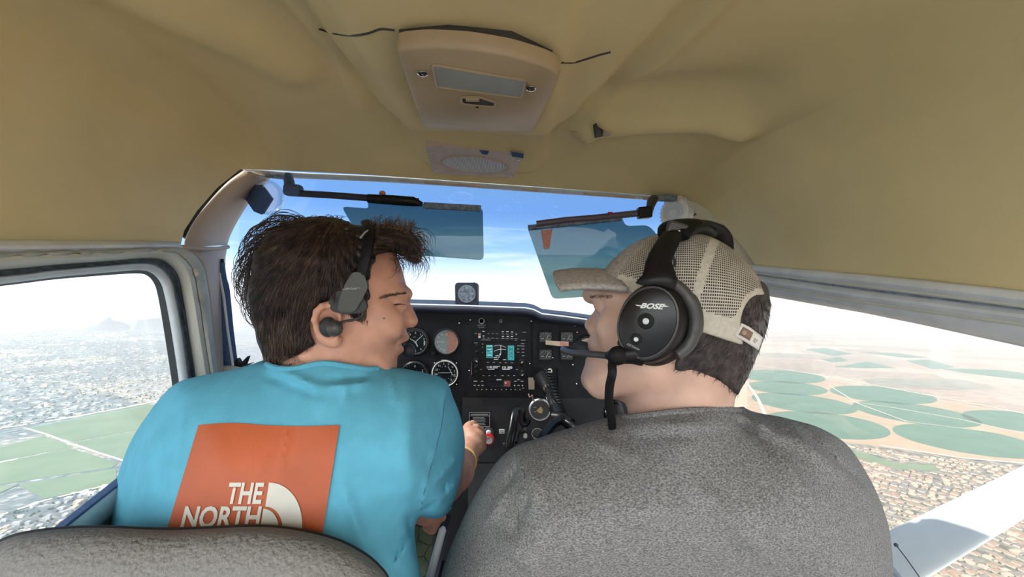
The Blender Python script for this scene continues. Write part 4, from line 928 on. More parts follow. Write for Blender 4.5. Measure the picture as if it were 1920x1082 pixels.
for x, y, r in ((894.5, 648, 3), (894.5, 660, 3), (894, 677, 6), (979, 679, 6), (893, 688, 3), (893, 697, 3), (980, 703, 5)):
    kn = obj('knob', MB().lathe(P(x, y, D-.016), (0, -1, 0), [(r*D/F*1.1, 0), (r*D/F, .008), (r*D/F*.6, .009), (r*D/F*.55, .015), (.0001, .0155)], 18), M['soft_black'], a2)
    if r > 4.5:
        mb = MB(); [mb.box(P(x-1+k*1.4, y+.5, D-.0318), (.0011, .0006, .005), Matrix.Rotation(.6 if x > 940 else -.6, 3, 'Y')) for k in range(2)]; obj('knob_mark', mb, M['mark'], kn, smooth=False)
a3 = unit('transponder', 'transponder with reddish display at the bottom of the radio stack', 886, 708.5, 987, 734)
obj('display', MB().prism([P(x, y, dd) for x, y in [(911, 714), (958, 714.5), (958, 726), (911, 726)]], (0, -.0005, 0)), M['screen'], a3, smooth=False)
obj('red_display_glow', MB().prism([P(x, y, dd-.0007) for x, y in [(945, 714), (957, 714), (957, 725), (945, 724)]], (0, -.0005, 0)), mat('transponder_red', (.25, .07, .065), .4, var=.3, vs=300), a3, smooth=False)
mb = MB(); dashes(mb, dd, [(935.5, 712, 9)], 1.6); mb.prism([P(947, 716, dd-.0014), P(950.5, 718.5, dd-.0014), P(947, 719.5, dd-.0014)], (0, -.0004, 0)); dashes(mb, dd, [(965, 723, 2), (979.5, 723, 2)], 2); obj('lit_keys', mb, M['mark'], a3, smooth=False)
mb = MB(); dashes(mb, dd, [(891.5, 715, 7), (904, 715, 4), (890, 722.7, 4), (897.5, 722.7, 3.5), (904.7, 722.7, 4), (966.5, 715, 5), (972.5, 712, 5), (978.8, 715, 5), (972.3, 722.7, 4)]+[(x, 730.5, 2.4) for x in (894.5, 903.5, 912, 921, 929, 940.5, 949, 958, 966, 975)]+[(981, 728, 3)], 1.4); obj('key_labels', mb, M['mark_dim'], a3, smooth=False)
obj('chrome_rail', MB().box(P(884.3, 691, D-.018), (.002, .003, .036)), M['chrome'], a2)

# placard, controls
t = obj('placard', MB().prism([P(x, y, D-.012) for x, y in [(880, 774), (918, 774), (918, 800), (880, 800)]], (0, -.0012, 0)), M['black'], smooth=False)
tag(t, 'small black placard with silver border above the red knob', 'placard')
mb = MB()
for a, b in (((880, 774), (918, 774)), ((918, 774), (918, 800)), ((918, 800), (880, 800)), ((880, 800), (880, 774)), ((880, 780), (918, 780))): mb.tube([P(*a, D-.0138), P(*b, D-.0138)], .0006, 5)
dashes(mb, D-.0138, [(899, 777, 32)], 1.6)
for k in range(6): dashes(mb, D-.0138, [(899+rnd.uniform(-2, 2), 783+k*2.7, rnd.uniform(18, 31))], .8)
obj('lettering', mb, M['mark_dim'], t, smooth=False)
t = thing('mixture_knob', 'red mixture knob with silver centre beside the hand', 'knob', P(917, 832, D-.05))
obj('knob', MB().lathe(P(917, 822, D-.035), V((.0, -1, .0)), [(.008, -.006), (.0145, 0), (.0155, .006), (.0145, .012), (.0105, .013), (.0105, .0145)], 28), M['red'], t)
obj('silver_cap', MB().lathe(P(917, 822, D-.035), V((.0, -1, .0)), [(.0105, .0145), (.0100, .0155), (.0001, .0155)], 28), M['alu'], t)
mb = MB()
for k in range(5):
    w = k*1.256; mb.box(P(917, 822, D-.0515)+V((math.sin(w)*.0045, 0, math.cos(w)*.0045)), (.0008, .0006, .008), Matrix.Rotation(w, 3, 'Y'))
obj('cap_grooves', mb, M['red'], t, smooth=False)
obj('shaft', MB().tube([P(917, 812, D), P(917, 822, D-.03)], .004, 10), M['alu'], t)
t = thing('throttle_bushing', 'grey round bushing just above the red knob', 'bushing', P(916, 818, D-.012))
obj('outer_ring', MB().lathe(P(916, 811, D-.012), (0, -1, 0), [(.016, 0), (.015, .008), (.011, .010), (.010, .002)], 26), M['grey_dark'], t)
obj('inner_cap', MB().lathe(P(916.5, 809, D-.012), (0, -1, 0), [(.0078, 0), (.0078, .012), (.005, .015), (.0001, .015)], 20), M['trim'], t)
th = thing('throttle', 'black throttle knob gripped by the hand', 'knob', P(893, 830, D-.09))
obj('knob', MB().lathe(P(895, 818, D-.07), (0, -1, 0), [(.006, -.01), (.013, 0), (.0155, .010), (.011, .018), (.0001, .020)], 24), M['black'], th); obj('shaft', MB().tube([P(897, 814, D), P(895, 818, D-.07)], .004, 10), M['alu'], th)
for x, y, lab, w in ((902.5, 810, 'white label block left of the red knob', 6), (941, 809, 'white label block right of the red knob', 10)):
    t = obj('panel_label', MB().box(P(x, y, D-.014), (w*D/F, .003, 8*D/F)), M['mark'], smooth=False, bevel=.0006); tag(t, lab, 'label')
    mb = MB(); dashes(mb, D-.0168, [(x, y-1.5, w*.7), (x, y+1.2, w*.7)], .6); obj('lettering', mb, M['black'], t, smooth=False)
t = obj('switch_plate', MB().prism([P(x, y, D-.008) for x, y in [(990, 708), (1002, 708), (1002, 730), (991, 730)]], (0, -.002, 0)), M['cream'], smooth=False); tag(t, 'small beige plate right of the transponder', 'plate')
t = thing('flap_switch', 'small brown hook and latch under the beige plate', 'switch', P(995, 752, D-.012)); obj('latch', MB().tube([P(991, 738, D-.016), P(993, 745, D-.02), (P(998, 741, D-.02)), P(999, 752, D-.016)], .0022, 8), M['leather'], t)
t = thing('selector_knob', 'small white push knob beside the yoke', 'knob', P(984, 822, D-.04)); obj('stem', MB().tube([P(982, 808, D), P(984, 814, D-.03)], .006, 12), M['black'], t); obj('cap', MB().lathe(P(984.5, 816, D-.03), (0, -1, -.1), [(.0062, 0), (.0062, .008), (.005, .010), (.0001, .010)], 18), M['white'], t)
obj('top_ring', MB().lathe(P(982, 805, D-.02), (0, -1, 0), [(.008, 0), (.008, .004), (.006, .005), (.0001, .005)], 18), M['grey_dark'], t)

# the two control yokes
y1 = thing('control_yoke', 'glossy black left control yoke horn beside the amber gauge', 'control yoke', P(965, 835, 1.02), 'control yokes')
gb = mat('gloss_black', (.006, .006, .007), .12, coat=.4, spec=.3)
obj('horn', MB().tube(catmull([P(952, 850, 1.02), P(957, 820, 1.03), P(962, 792, 1.05), P(966, 772, 1.07), P(973, 767, 1.08), P(980, 772, 1.08), P(979, 785, 1.08), P(981, 794, 1.08), P(988, 792, 1.08), P(990, 785, 1.08)], 5), [.011]*15+[.010]*31, 12, flat=.8), gb, y1)
obj('hub_arm', MB().tube(catmull([P(990, 785, 1.08), P(988, 796, 1.09), P(975, 803, 1.10), P(968, 830, 1.06)], 5), .005, 10), gb, y1)
obj('column', MB().tube([P(972, 800, 1.19), P(970, 802, 1.09)], .012, 16), M['black'], y1)
y2 = thing('control_yoke', 'right control yoke with silver shaft and coiled cord', 'control yoke', P(1045, 830, 1.02), 'control yokes')
obj('shaft', MB().tube([P(1021, 716, 1.19), P(1030, 738, 1.12), P(1046, 776, 1.03)], [.012, .012, .0135], 20), M['chrome'], y2)
obj('shaft_collar', MB().tube([P(1012, 703, 1.19), P(1022, 718, 1.175), P(1028, 732, 1.15)], [.022, .020, .015], 20), M['soft_black'], y2)
obj('shaft_tip', MB().tube([P(1041, 764, 1.04), P(1049, 782, 1.01)], [.0165, .0185], 20), gb, y2)
obj('hub', MB().tube(catmull([P(1038, 782, 1.01), P(1052, 784, 1.0), P(1062, 790, 1.0), P(1070, 796, .99)], 5), .015, 14), M['black'], y2)
obj('horn', MB().tube(catmull([P(1055, 786, 1.0), P(1040, 793, .98), P(1028, 806, .95), P(1016, 822, .92), P(1008, 850, .90), P(1006, 890, .9)], 5), .012, 12, flat=.7), gb, y2)
obj('horn', MB().tube(catmull([P(1055, 786, 1.0), P(1070, 796, .98), P(1082, 806, .96), P(1110, 830, .93), P(1122, 870, .9)], 5), .009, 12), gb, y2)
coil = []
cp = catmull([P(1024, 690, 1.16), P(1034, 712, 1.12), P(1044, 738, 1.08), P(1052, 760, 1.05), P(1058, 778, 1.02)], 30)
for k, p in enumerate(cp): coil.append(p+V((math.cos(k*.9)*.006, math.sin(k*.9)*.006, 0)))
obj('coiled_cord', MB().tube(coil, .0022, 6), M['soft_black'], y2)
y3 = thing('yoke_grip', 'chrome-tipped yoke grip under the capped person\'s chin', 'control yoke', P(1150, 790, .95))
obj('grip', MB().tube(catmull([P(1140, 790, .95), P(1138, 772, .95), P(1143, 758, .95), P(1153, 752, .95), P(1160, 762, .95), P(1166, 790, .95)], 6), .008, 12), gb, y3)
obj('chrome_tip', MB().ball(P(1141, 773, .945), .011, 12, (.8, .6, 1)), M['chrome'], y3); obj('switch_block', MB().ball(P(1156, 768, .95), .016, 12, (.8, .8, 1.2)), M['rubber'], y3)

# compass on the glare shield
t = thing('compass', 'dark rounded compass with circular dial standing on the dashboard', 'compass', P(873, 574, 1.22))
o_ = rpoly([tuple(P(x, y, 1.20)) for x, y in [(855, 574), (854, 531), (894, 531), (894, 574)]], .010, 4)
obj('housing', MB().prism(o_, (0, .05, 0)), M['glare'], t, smooth=False, bevel=.002)
obj('dial', MB().lathe(P(875, 551, 1.1985), (0, -1, 0), [(.0255, 0), (.0255, .0008), (.0001, .0008)], 40), M['groove'], t)
mb = MB(); ticks(mb, 875, 551, 1.196, 17, 36, .82, .98, .4); mb.box(P(875, 551, 1.196), (.045, .0004, .001)); nums(mb, 875, 551, 1.196, 17, [('N', 0), ('3', 45), ('E', 90), ('12', 135), ('S', 180), ('21', 225), ('W', 270), ('30', 315)], .66, 4); mb.box(P(875, 557, 1.196), (.01, .0004, .001)); obj('dial_marks', mb, M['mark_dim'], t, smooth=False)
obj('knob', MB().ball(P(889, 531, 1.21), .003), M['soft_black'], t)

# ------------------------------------------------------------------ people: smooth bodies polygonised from distance fields
def surface_net(fn, lo, hi, h):
    nx, ny, nz = [int(math.ceil((hi[k]-lo[k])/h))+1 for k in range(3)]
    X, Y, Z = np.meshgrid(lo[0]+h*np.arange(nx), lo[1]+h*np.arange(ny), lo[2]+h*np.arange(nz), indexing='ij')
    Fv = fn(X, Y, Z).astype(np.float32)
    neg = Fv < 0
    corners = [(i, j, k) for i in (0, 1) for j in (0, 1) for k in (0, 1)]
    def sub(A, c): return A[c[0]:nx-1+c[0], c[1]:ny-1+c[1], c[2]:nz-1+c[2]]
    cnt = sum(sub(neg, c).astype(np.int8) for c in corners); act = (cnt > 0) & (cnt < 8)
    idx = np.full(act.shape, -1, np.int64); ai = np.argwhere(act); idx[act] = np.arange(len(ai))
    acc = np.zeros((len(ai), 3)); num = np.zeros(len(ai))
    for a in corners:
        for ax in range(3):
            if a[ax]: continue
            b = list(a); b[ax] = 1; b = tuple(b)
            fa = Fv[ai[:, 0]+a[0], ai[:, 1]+a[1], ai[:, 2]+a[2]]; fb = Fv[ai[:, 0]+b[0], ai[:, 1]+b[1], ai[:, 2]+b[2]]
            m = (fa < 0) != (fb < 0); t = np.where(m, fa/np.where(m, fa-fb, 1), 0)
            p = np.array(a, float)+np.outer(t, np.array(b, float)-np.array(a, float))
            acc[m] += p[m]; num[m] += 1
    verts = (ai+acc/num[:, None])*h+np.array(lo)
    faces = []
    for ax in range(3):
        u, v = [(1, 2), (2, 0), (0, 1)][ax]
        sl = [slice(0, nx), slice(0, ny), slice(0, nz)]; s0, s1 = list(sl), list(sl)
        s0[ax] = slice(0, -1); s1[ax] = slice(1, None)
        A, B = neg[tuple(s0)], neg[tuple(s1)]
        e = np.argwhere(A != B); e = e[(e[:, u] > 0) & (e[:, v] > 0)]
        lim = [nx-1, ny-1, nz-1]; e = e[(e[:, u] < lim[u]) & (e[:, v] < lim[v])]
        q = []
        for du, dv in ((-1, -1), (0, -1), (0, 0), (-1, 0)):
            c = e.copy(); c[:, u] += du; c[:, v] += dv; q.append(idx[c[:, 0], c[:, 1], c[:, 2]])
        q = np.stack(q, 1); inside = neg[e[:, 0], e[:, 1], e[:, 2]]; q[~inside] = q[~inside][:, ::-1]; faces.append(q)
    return verts, np.concatenate(faces)
class Sil:
    """signed distance (pixels, inside negative) to an outline, smoothed"""
    def __init__(s, pts, blur=4, step=2.0, pad=60, curve=True):
        if curve:
            c = catmull([(x, y, 0) for x, y in pts+[pts[0]]], 5)[:-1]; pts = [(p.x, p.y) for p in c]
        a = np.array(pts, float); s.lo = a.min(0)-pad; n = np.ceil((a.max(0)+pad-s.lo)/step).astype(int)+1; s.step = step
        gx, gy = np.meshgrid(s.lo[0]+step*np.arange(n[0]), s.lo[1]+step*np.arange(n[1]), indexing='ij')
        d = np.full(gx.shape, 1e9); ins = np.zeros(gx.shape, bool)
        for i in range(len(a)):
            p, q = a[i-1], a[i]; e = q-p; L = e@e+1e-9
            t = np.clip(((gx-p[0])*e[0]+(gy-p[1])*e[1])/L, 0, 1); d = np.minimum(d, np.hypot(gx-p[0]-t*e[0], gy-p[1]-t*e[1]))
            c = ((p[1] > gy) != (q[1] > gy)) & (gx < (q[0]-p[0])*(gy-p[1])/(q[1]-p[1]+1e-12)+p[0]); ins ^= c
        d = np.where(ins, -d, d); r = int(blur/step)
        d0 = d.copy()
        if r > 0:
            k = np.exp(-(np.arange(-2*r, 2*r+1)/r)**2); k /= k.sum()
            for ax in (0, 1): d = np.apply_along_axis(lambda m: np.convolve(np.pad(m, 2*r, mode='edge'), k, 'valid'), ax, d)
            w = np.clip(-d0/(3*blur), 0, 1); d = d0*(1-w)+d*w      # keep the outline itself crisp
        s.d = d; s.n = n
    def __call__(s, px, py):
        x = np.clip((px-s.lo[0])/s.step, 0, s.n[0]-1.001); y = np.clip((py-s.lo[1])/s.step, 0, s.n[1]-1.001)
        i, j = x.astype(int), y.astype(int); u, v = x-i, y-j; D_ = s.d
        r = D_[i, j]*(1-u)*(1-v)+D_[i+1, j]*u*(1-v)+D_[i, j+1]*(1-u)*v+D_[i+1, j+1]*u*v
        ox = np.abs(px-(s.lo[0]+x*s.step)); oy = np.abs(py-(s.lo[1]+y*s.step)); return r+np.hypot(ox, oy)
def pix(X, Y, Z): return 960+F*X/Y, 541-F*Z/Y
def smin(a, b, k):
    h = np.clip(.5+.5*(b-a)/k, 0, 1); return b*(1-h)+a*h-k*h*(1-h)
def smax(a, b, k): return -smin(-a, -b, k)
def inflate(sil, d0, th, W, R, side=1, xc=0.0):
    """a rounded solid whose outline is sil, standing d0 ahead, turned by th about the vertical"""
    L = (side*math.sin(th), -math.cos(th))
    def fn(X, Y, Z, px, py):
        dd = d0(px, py) if callable(d0) else d0
        s_ = sil(px, py)*Y/F
        w = (X-xc)*L[0]+(Y-dd)*L[1]; Wl = W(px, py) if callable(W) else W; Rl = R(px, py) if callable(R) else R
        a = 1-np.minimum(-s_/Rl, 1.0)
        return (np.sqrt(np.maximum(a, 0)**2+(w/Wl)**2)-1)*np.minimum(Wl, Rl)*.8
    return fn
def cap_(X, Y, Z, a, b, ra, rb):
    a = np.array(tuple(a)); b = np.array(tuple(b)); e = b-a; L = e@e+1e-12
    t = np.clip(((X-a[0])*e[0]+(Y-a[1])*e[1]+(Z-a[2])*e[2])/L, 0, 1)
    return np.sqrt((X-a[0]-t*e[0])**2+(Y-a[1]-t*e[1])**2+(Z-a[2]-t*e[2])**2)-(ra+(rb-ra)*t)
def ell_(X, Y, Z, c, r): 
    q = np.sqrt(((X-c[0])/r[0])**2+((Y-c[1])/r[1])**2+((Z-c[2])/r[2])**2); return (q-1)*min(r)
def chain(X, Y, Z, pts, rs, k=.004):
    f = None
    for i in range(len(pts)-1):
        c = cap_(X, Y, Z, pts[i], pts[i+1], rs[i], rs[i+1]); f = c if f is None else smin(f, c, k)
    return f
def headpt(px, py, w, d0, th, side, xc):
    """the point on the sight line through px, py that lies w metres out from the head's mid plane"""
    Lx, Ly = side*math.sin(th), -math.cos(th); t = (w+xc*Lx+d0*Ly)/((px-960)/F*Lx+Ly); return P(px, py, t)
def folds_fn(lst):
    def g(px, py):
        r = 0
        for x0, y0, x1, y1, w, a in lst:
            dx, dy = x1-x0, y1-y0; t = np.clip(((px-x0)*dx+(py-y0)*dy)/(dx*dx+dy*dy), 0, 1)
            q = ((px-x0-t*dx)**2+(py-y0-t*dy)**2)/w**2; fade = np.minimum(1, 4*np.minimum(t+.05, 1.05-t))
            r = r+a*np.exp(-q)*fade
        return r
    return g
def wob(X, Y, Z, seed, sc, n=7):
    rg = np.random.RandomState(seed); r = 0
    for _ in range(n):
        k = rg.normal(size=3)*sc; r = r+np.sin(X*k[0]+Y*k[1]+Z*k[2]+rg.uniform(0, 6.28))
    return r/n
def bounds(sil_pts, d0, W, pad=.03):
    xs_ = [p[0] for p in sil_pts]; ys_ = [p[1] for p in sil_pts]; a = d0-W-pad; b = d0+W+pad
    X_ = [(x-960)/F*d for x in (min(xs_), max(xs_)) for d in (a, b)]; Z_ = [(541-y)/F*d for y in (min(ys_), max(ys_)) for d in (a, b)]
    return (min(X_)-pad, a, min(Z_)-pad), (max(X_)+pad, b, max(Z_)+pad)
def merge(parts):
    vs, fs, b = [], [], 0
    for v, f in parts: vs.append(v); fs.append(f+b); b += len(v)
    return np.concatenate(vs), np.concatenate(fs)
def asmb(vf): return ([V(p) for p in vf[0]], [tuple(f) for f in vf[1]])

# ===== the person in the blue shirt
TL, XL_ = math.radians(11), P(620, 560, .57).x
DL = .57
face_l = [(752, 500), (756, 514), (760, 530), (764, 546), (761, 556), (760, 562), (758, 575), (757, 595), (758, 610), (761, 618), (765, 628), (764, 634), (757, 641), (752, 646), (754, 655), (753, 661), (747, 668), (745, 676), (745, 686), (740, 698), (730, 706), (712, 712), (695, 718), (688, 740), (682, 790), (560, 790), (545, 740), (528, 700), (508, 665), (488, 610), (479, 550), (486, 490), (515, 448), (560, 426), (610, 418), (660, 422), (705, 438), (738, 468)]
nose_l = [(758, 545), (764, 555), (770, 570), (778, 586), (783, 597), (783.5, 602), (780, 607.5), (774, 609), (767, 612), (756, 612), (742, 606), (744, 590), (750, 570)]
SLf, SLn = Sil(face_l, 5), Sil(nose_l, 1, 1.0)
mass_lab = lambda a, b, c: lambda px, py: np.interp(py, a, b) if c is None else None
WLh = lambda px, py: np.interp(py, [430, 520, 600, 660, 700, 730, 790], [.074, .077, .072, .062, .056, .056, .062])
RLh = lambda px, py: np.interp(py, [430, 600, 680, 720, 790], [.072, .070, .058, .052, .05])
fh = inflate(SLf, DL, TL, WLh, RLh, 1, XL_); fnz = inflate(SLn, DL, TL, .0165, .011, 1, XL_)
hp = lambda x, y, w: headpt(x, y, w, DL, TL, 1, XL_)
def head_left(X, Y, Z):
    px, py = pix(X, Y, Z)
    f = smin(fh(X, Y, Z, px, py), fnz(X, Y, Z, px, py), .005)
    f = smin(f, ell_(X, Y, Z, hp(770, 604, .010), (.009, .009, .008)), .006)           # nostril wing
    f = smax(f, -ell_(X, Y, Z, hp(752, 571, .040), (.016, .014, .0095)), .010)          # eye socket
    f = smin(f, ell_(X, Y, Z, hp(746, 571, .029), (.0125, .0125, .0115)), .003)         # closed upper lid over the eyeball
    f = smax(f, -cap_(X, Y, Z, hp(760, 572.5, .018), hp(741, 571.5, .046), .0028, .0026), .0006)
    f = smin(f, cap_(X, Y, Z, hp(764, 551, .012), hp(735, 549, .042), .006, .005), .012) # brow ridge
    f = smin(f, ell_(X, Y, Z, hp(722, 606, .047), (.022, .014, .018)), .02)             # cheekbone
    f = smin(f, cap_(X, Y, Z, hp(640, 668, .053), hp(715, 700, .042), .010, .009), .02)  # jaw line
    f = smax(f, -cap_(X, Y, Z, hp(762, 644, .0), hp(744, 646, .028), .0028, .0015), .003) # parted lips
    f = smin(f, cap_(X, Y, Z, hp(761, 633, .004), hp(746, 643, .024), .0042, .002), .004)
    f = smin(f, cap_(X, Y, Z, hp(751, 655, .004), hp(741, 648, .022), .0042, .002), .004)
    f = smax(f, -ell_(X, Y, Z, hp(768, 610, .007), (.0035, .005, .003)), .002)
    # ear
    e = chain(X, Y, Z, [hp(x, y, w) for x, y, w in [(637, 594, .074), (631, 581, .079), (618, 573, .084), (604, 574, .088), (594, 584, .090), (590, 600, .089), (595, 617, .085), (605, 631, .080), (618, 641, .077), (629, 643, .075), (637, 636, .073)]], [.003, .0033, .0034, .0036, .0038, .0036, .0034, .0034, .0042, .0048, .003], .003)
    e = smin(e, ell_(X, Y, Z, hp(613, 606, .079), (.017, .0065, .025)), .006)
    e = smax(e, -ell_(X, Y, Z, hp(619, 608, .085), (.0095, .008, .0155)), .004)
    e = smin(e, ell_(X, Y, Z, hp(638, 612, .076), (.004, .004, .006)), .003)
    f = smin(f, e, .005)
    # tendon folds of the turned neck
    f = smin(f, chain(X, Y, Z, [hp(598, 655, .058), hp(640, 668, .057), hp(680, 692, .05)], [.006, .006, .006]), .010)
    f = smin(f, chain(X, Y, Z, [hp(570, 668, .056), (hp(610, 678, .057)), hp(655, 692, .055)], [.006, .005, .005]), .010)
    return f+.0006*wob(X, Y, Z, 3, 90)
lo, hi = bounds(face_l, DL, .10); lo = (lo[0], DL-.115, lo[2]); hi = (hi[0]+.03, DL+.115, hi[2])
hv = surface_net(head_left, lo, hi, .0021)
# right arm reaching for the throttle, with its hand; left forearm below the sleeve
EL, WR = P(826, 898, .70), P(868, 862, .99)
def hand_arm(X, Y, Z):
    f = cap_(X, Y, Z, P(826, 850, .62), EL, .036, .037)
    f = smin(f, cap_(X, Y, Z, EL, EL.lerp(WR, .4), .037, .041), .02)
    f = smin(f, cap_(X, Y, Z, EL.lerp(WR, .4), WR, .041, .027), .02)
    f = smin(f, ell_(X, Y, Z, WR, (.033, .03, .024)), .015)
    f = smin(f, cap_(X, Y, Z, P(874, 850, 1.01), P(889, 826, 1.07), .026, .031), .015)
    f = smin(f, cap_(X, Y, Z, P(894, 838, 1.05), P(878, 812, 1.07), .019, .019), .012)
    fing = [([P(876, 812, 1.07), P(878, 800, 1.095), P(886, 795, 1.12), P(893, 799, 1.135)], .0105), ([P(886, 812, 1.07), P(893, 803, 1.10), P(901, 806, 1.125), P(903, 813, 1.13)], .0102),
            ([P(894, 822, 1.07), P(903, 817, 1.10), P(907, 823, 1.125), P(901, 828, 1.13)], .0098), ([P(896, 836, 1.06), P(905, 833, 1.085), P(907, 838, 1.105), P(901, 841, 1.11)], .0088)]
    for pts, r in fing: f = smin(f, chain(X, Y, Z, pts, [r*1.08, r, r*.92, r*.82], .003), .004)
    f = smin(f, chain(X, Y, Z, [P(868, 838, 1.03), P(868, 820, 1.06), P(874, 806, 1.09), P(880, 797, 1.105)], [.014, .0125, .011, .0095], .004), .006)
    for x, y, d in ((880, 812, 1.052), (889, 818, 1.045), (896, 826, 1.042), (899, 836, 1.038)): f = smin(f, ell_(X, Y, Z, P(x, y, d), (.008, .008, .008)), .010)
    return f+.0005*wob(X, Y, Z, 5, 120)
av = surface_net(hand_arm, (-.21, .52, -.50), (-.01, 1.17, -.18), .0036)
def low_hand(X, Y, Z):
    f = chain(X, Y, Z, [P(740, 950, .66), P(790, 962, .70), P(805, 968, .71)], [.018, .015, .016], .01)
    for k, (pts, r) in enumerate([([P(806, 964, .70), P(820, 966, .70), P(829, 970, .705)], .0085), ([P(810, 968, .70), P(817, 980, .70), P(811, 994, .70)], .0085), ([P(804, 972, .70), P(809, 984, .71), P(806, 994, .715)], .008), ([P(798, 972, .70), P(801, 982, .715), P(800, 990, .72)], .0078), ([P(804, 960, .70), P(818, 960, .71), P(828, 963, .72)], .009)]):
        f = smin(f, chain(X, Y, Z, pts, [r, r*.95, r*.85], .002), .003)
    return f
lv = surface_net(low_hand, (-.26, .60, -.46), (-.08, .76, -.33), .0028)
pl_ = thing('person', 'person in a bright blue t-shirt facing right with windblown brown hair, reaching for the throttle', 'person', P(500, 1150, .52))
def torso_cut(px, py, cutx, cuty): return (np.interp(px, cutx, cuty)-py)
shirt_l = [(494, 677), (470, 684), (430, 693), (385, 702), (345, 712), (318, 728), (285, 765), (255, 805), (235, 850), (218, 905), (208, 960), (203, 1010), (200, 1160), (798, 1160), (790, 1082), (781, 1030), (777, 990), (786, 966), (806, 969), (828, 967), (846, 948), (858, 915), (867, 868), (871, 825), (864, 783), (850, 745), (836, 713), (800, 699), (760, 692), (722, 686), (700, 660), (640, 640), (560, 640), (512, 655)]
S_l = Sil(shirt_l, 14, 3.0, curve=True)
dl_fn = lambda px, py: .565-.00016*np.maximum(py-700, 0)+np.clip((px-770)/100, 0, 1.2)*.05+np.clip((300-px)/100, 0, 1)*.03
fs_l = inflate(S_l, dl_fn, 0, lambda px, py: np.interp(px, [200, 330, 760, 880], [.085, .105, .10, .06]), lambda px, py: np.interp(px, [200, 360, 740, 860], [.085, .12, .12, .055]))
fold_l = folds_fn([(513, 690, 600, 728, 6, .004), (600, 728, 700, 716, 7, .004), (600, 716, 690, 706, 6, -.003), (500, 705, 600, 742, 7, -.003), (545, 795, 525, 890, 5, .0012), (556, 800, 536, 890, 5, -.001), (505, 850, 470, 915, 5, .0008), (300, 800, 262, 960, 9, .003), (325, 770, 285, 990, 9, -.002), (270, 860, 240, 1000, 6, .003), (345, 770, 318, 940, 7, .0025), (255, 880, 232, 960, 5, -.003),
                   (838, 714, 826, 800, 3, .0022), (826, 800, 800, 900, 3, .0022), (800, 900, 789, 962, 3, .0022), (832, 760, 816, 840, 3, -.002), (862, 850, 815, 905, 6, .004), (866, 870, 826, 930, 6, -.003), (862, 895, 815, 950, 7, .004), (840, 930, 795, 955, 5, -.003), (640, 900, 690, 1050, 10, .003), (775, 1000, 740, 1060, 7, .004), (765, 960, 780, 1040, 6, -.003), (640, 700, 650, 760, 6, .002), (730, 700, 742, 760, 5, .0022), (580, 755, 590, 785, 8, -.0012), (608, 740, 585, 780, 5, .0015)])
def shirt_left(X, Y, Z):
    px, py = pix(X, Y, Z); f = fs_l(X, Y, Z, px, py)
    cut = torso_cut(px, py, [440, 490, 496, 512, 535, 560, 605, 653, 685, 712, 730], [500, 640, 676, 685, 688, 686, 677, 683, 688, 687, 640])*Y/F
    f = smax(f, cut, .004)
    near = np.clip((dl_fn(px, py)-Y)/.03, 0, 1)
    return f-near*fold_l(px, py)*1.45+.0016*wob(X, Y, Z, 11, 38)+.0005*wob(X, Y, Z, 12, 110)
lo, hi = bounds(shirt_l, .54, .13); hi = (hi[0], .70, hi[2]); sv = surface_net(shirt_left, lo, hi, .0048)
body_l = obj('body', asmb(merge([hv, av, lv])), M['skin_l'], pl_, angle=0)
shl = obj('shirt', asmb(sv), M['blue_shirt'], pl_, angle=0)
bvh_l = BVHTree.FromPolygons(*asmb(sv))
def ray(bvh, px, py, off=0.0, fb=None):
    d = V(((px-960)/F, 1, (541-py)/F)).normalized(); h = bvh.ray_cast(V((0, 0, 0)), d)
    if not h[0]: return P(px, py, fb) if fb else None
    return h[0]-d*off
obj('collar', MB().tube(catmull([ray(bvh_l, x, y, .001, .52) for x, y in [(500, 683), (514, 689), (535, 692), (560, 690), (605, 681), (653, 687), (685, 692), (708, 691)]], 5), .0035, 8), M['blue_shirt'], shl)
obj('sleeve_seam', MB().tube(catmull([ray(bvh_l, x, y, .0002, .55) for x, y in [(837, 722), (834, 750), (829, 790), (818, 840), (804, 890), (795, 925), (790, 955)]], 5), .0007, 6), mat('seam_blue', (.05, .18, .25), .9), shl)
obj('sleeve_hem', MB().tube(catmull([P(788, 964, .60), P(808, 968, .60), P(828, 966, .605), P(845, 950, .61)], 5), .003, 8), M['blue_shirt'], shl)
# square print on the back
def slope(x): return np.interp(x, [330, 610], [-.333, -.158])
def pmap(x, y):            # x at the height y=800, sheared down the back
    return x+slope(x)*(y-800)*.985, y
def patch(x0, x1, y0, y1, nx, ny, off, top=lambda x: 0):
    rows = []
    for j in range(ny+1):
        r = []
        for i in range(nx+1):
            x = lerp(x0, x1, i/nx); y = lerp(y0+top(x), y1, j/ny); a, b = pmap(x, y); r.append(ray(bvh_l, a, b, off, .47))
        rows.append(r)
    return MB().grid(rows)
obj('back_print', patch(371, 636, 797, 1070, 90, 90, .0022, lambda x: -4*math.sin(math.pi*(x-371)/120) if x < 491 else 2.0*math.sin(math.pi*(x-491)/145)), M['orange_print'], shl, angle=0)
def dense(vs, fs, mx_):
    import bmesh
    bm = bmesh.new(); bv = [bm.verts.new(v) for v in vs]
    for f in fs:
        try: bm.faces.new([bv[i] for i in f])
        except ValueError: pass
    bmesh.ops.triangulate(bm, faces=bm.faces)
    for _ in range(4):
        e = [e for e in bm.edges if e.calc_length() > mx_]
        if not e: break
        bmesh.ops.subdivide_edges(bm, edges=e, cuts=1); bmesh.ops.triangulate(bm, faces=[f for f in bm.faces if len(f.verts) > 3])
    bm.verts.index_update(); r = ([v.co.copy() for v in bm.verts], [tuple(v.index for v in f.verts) for f in bm.faces]); bm.free(); return r
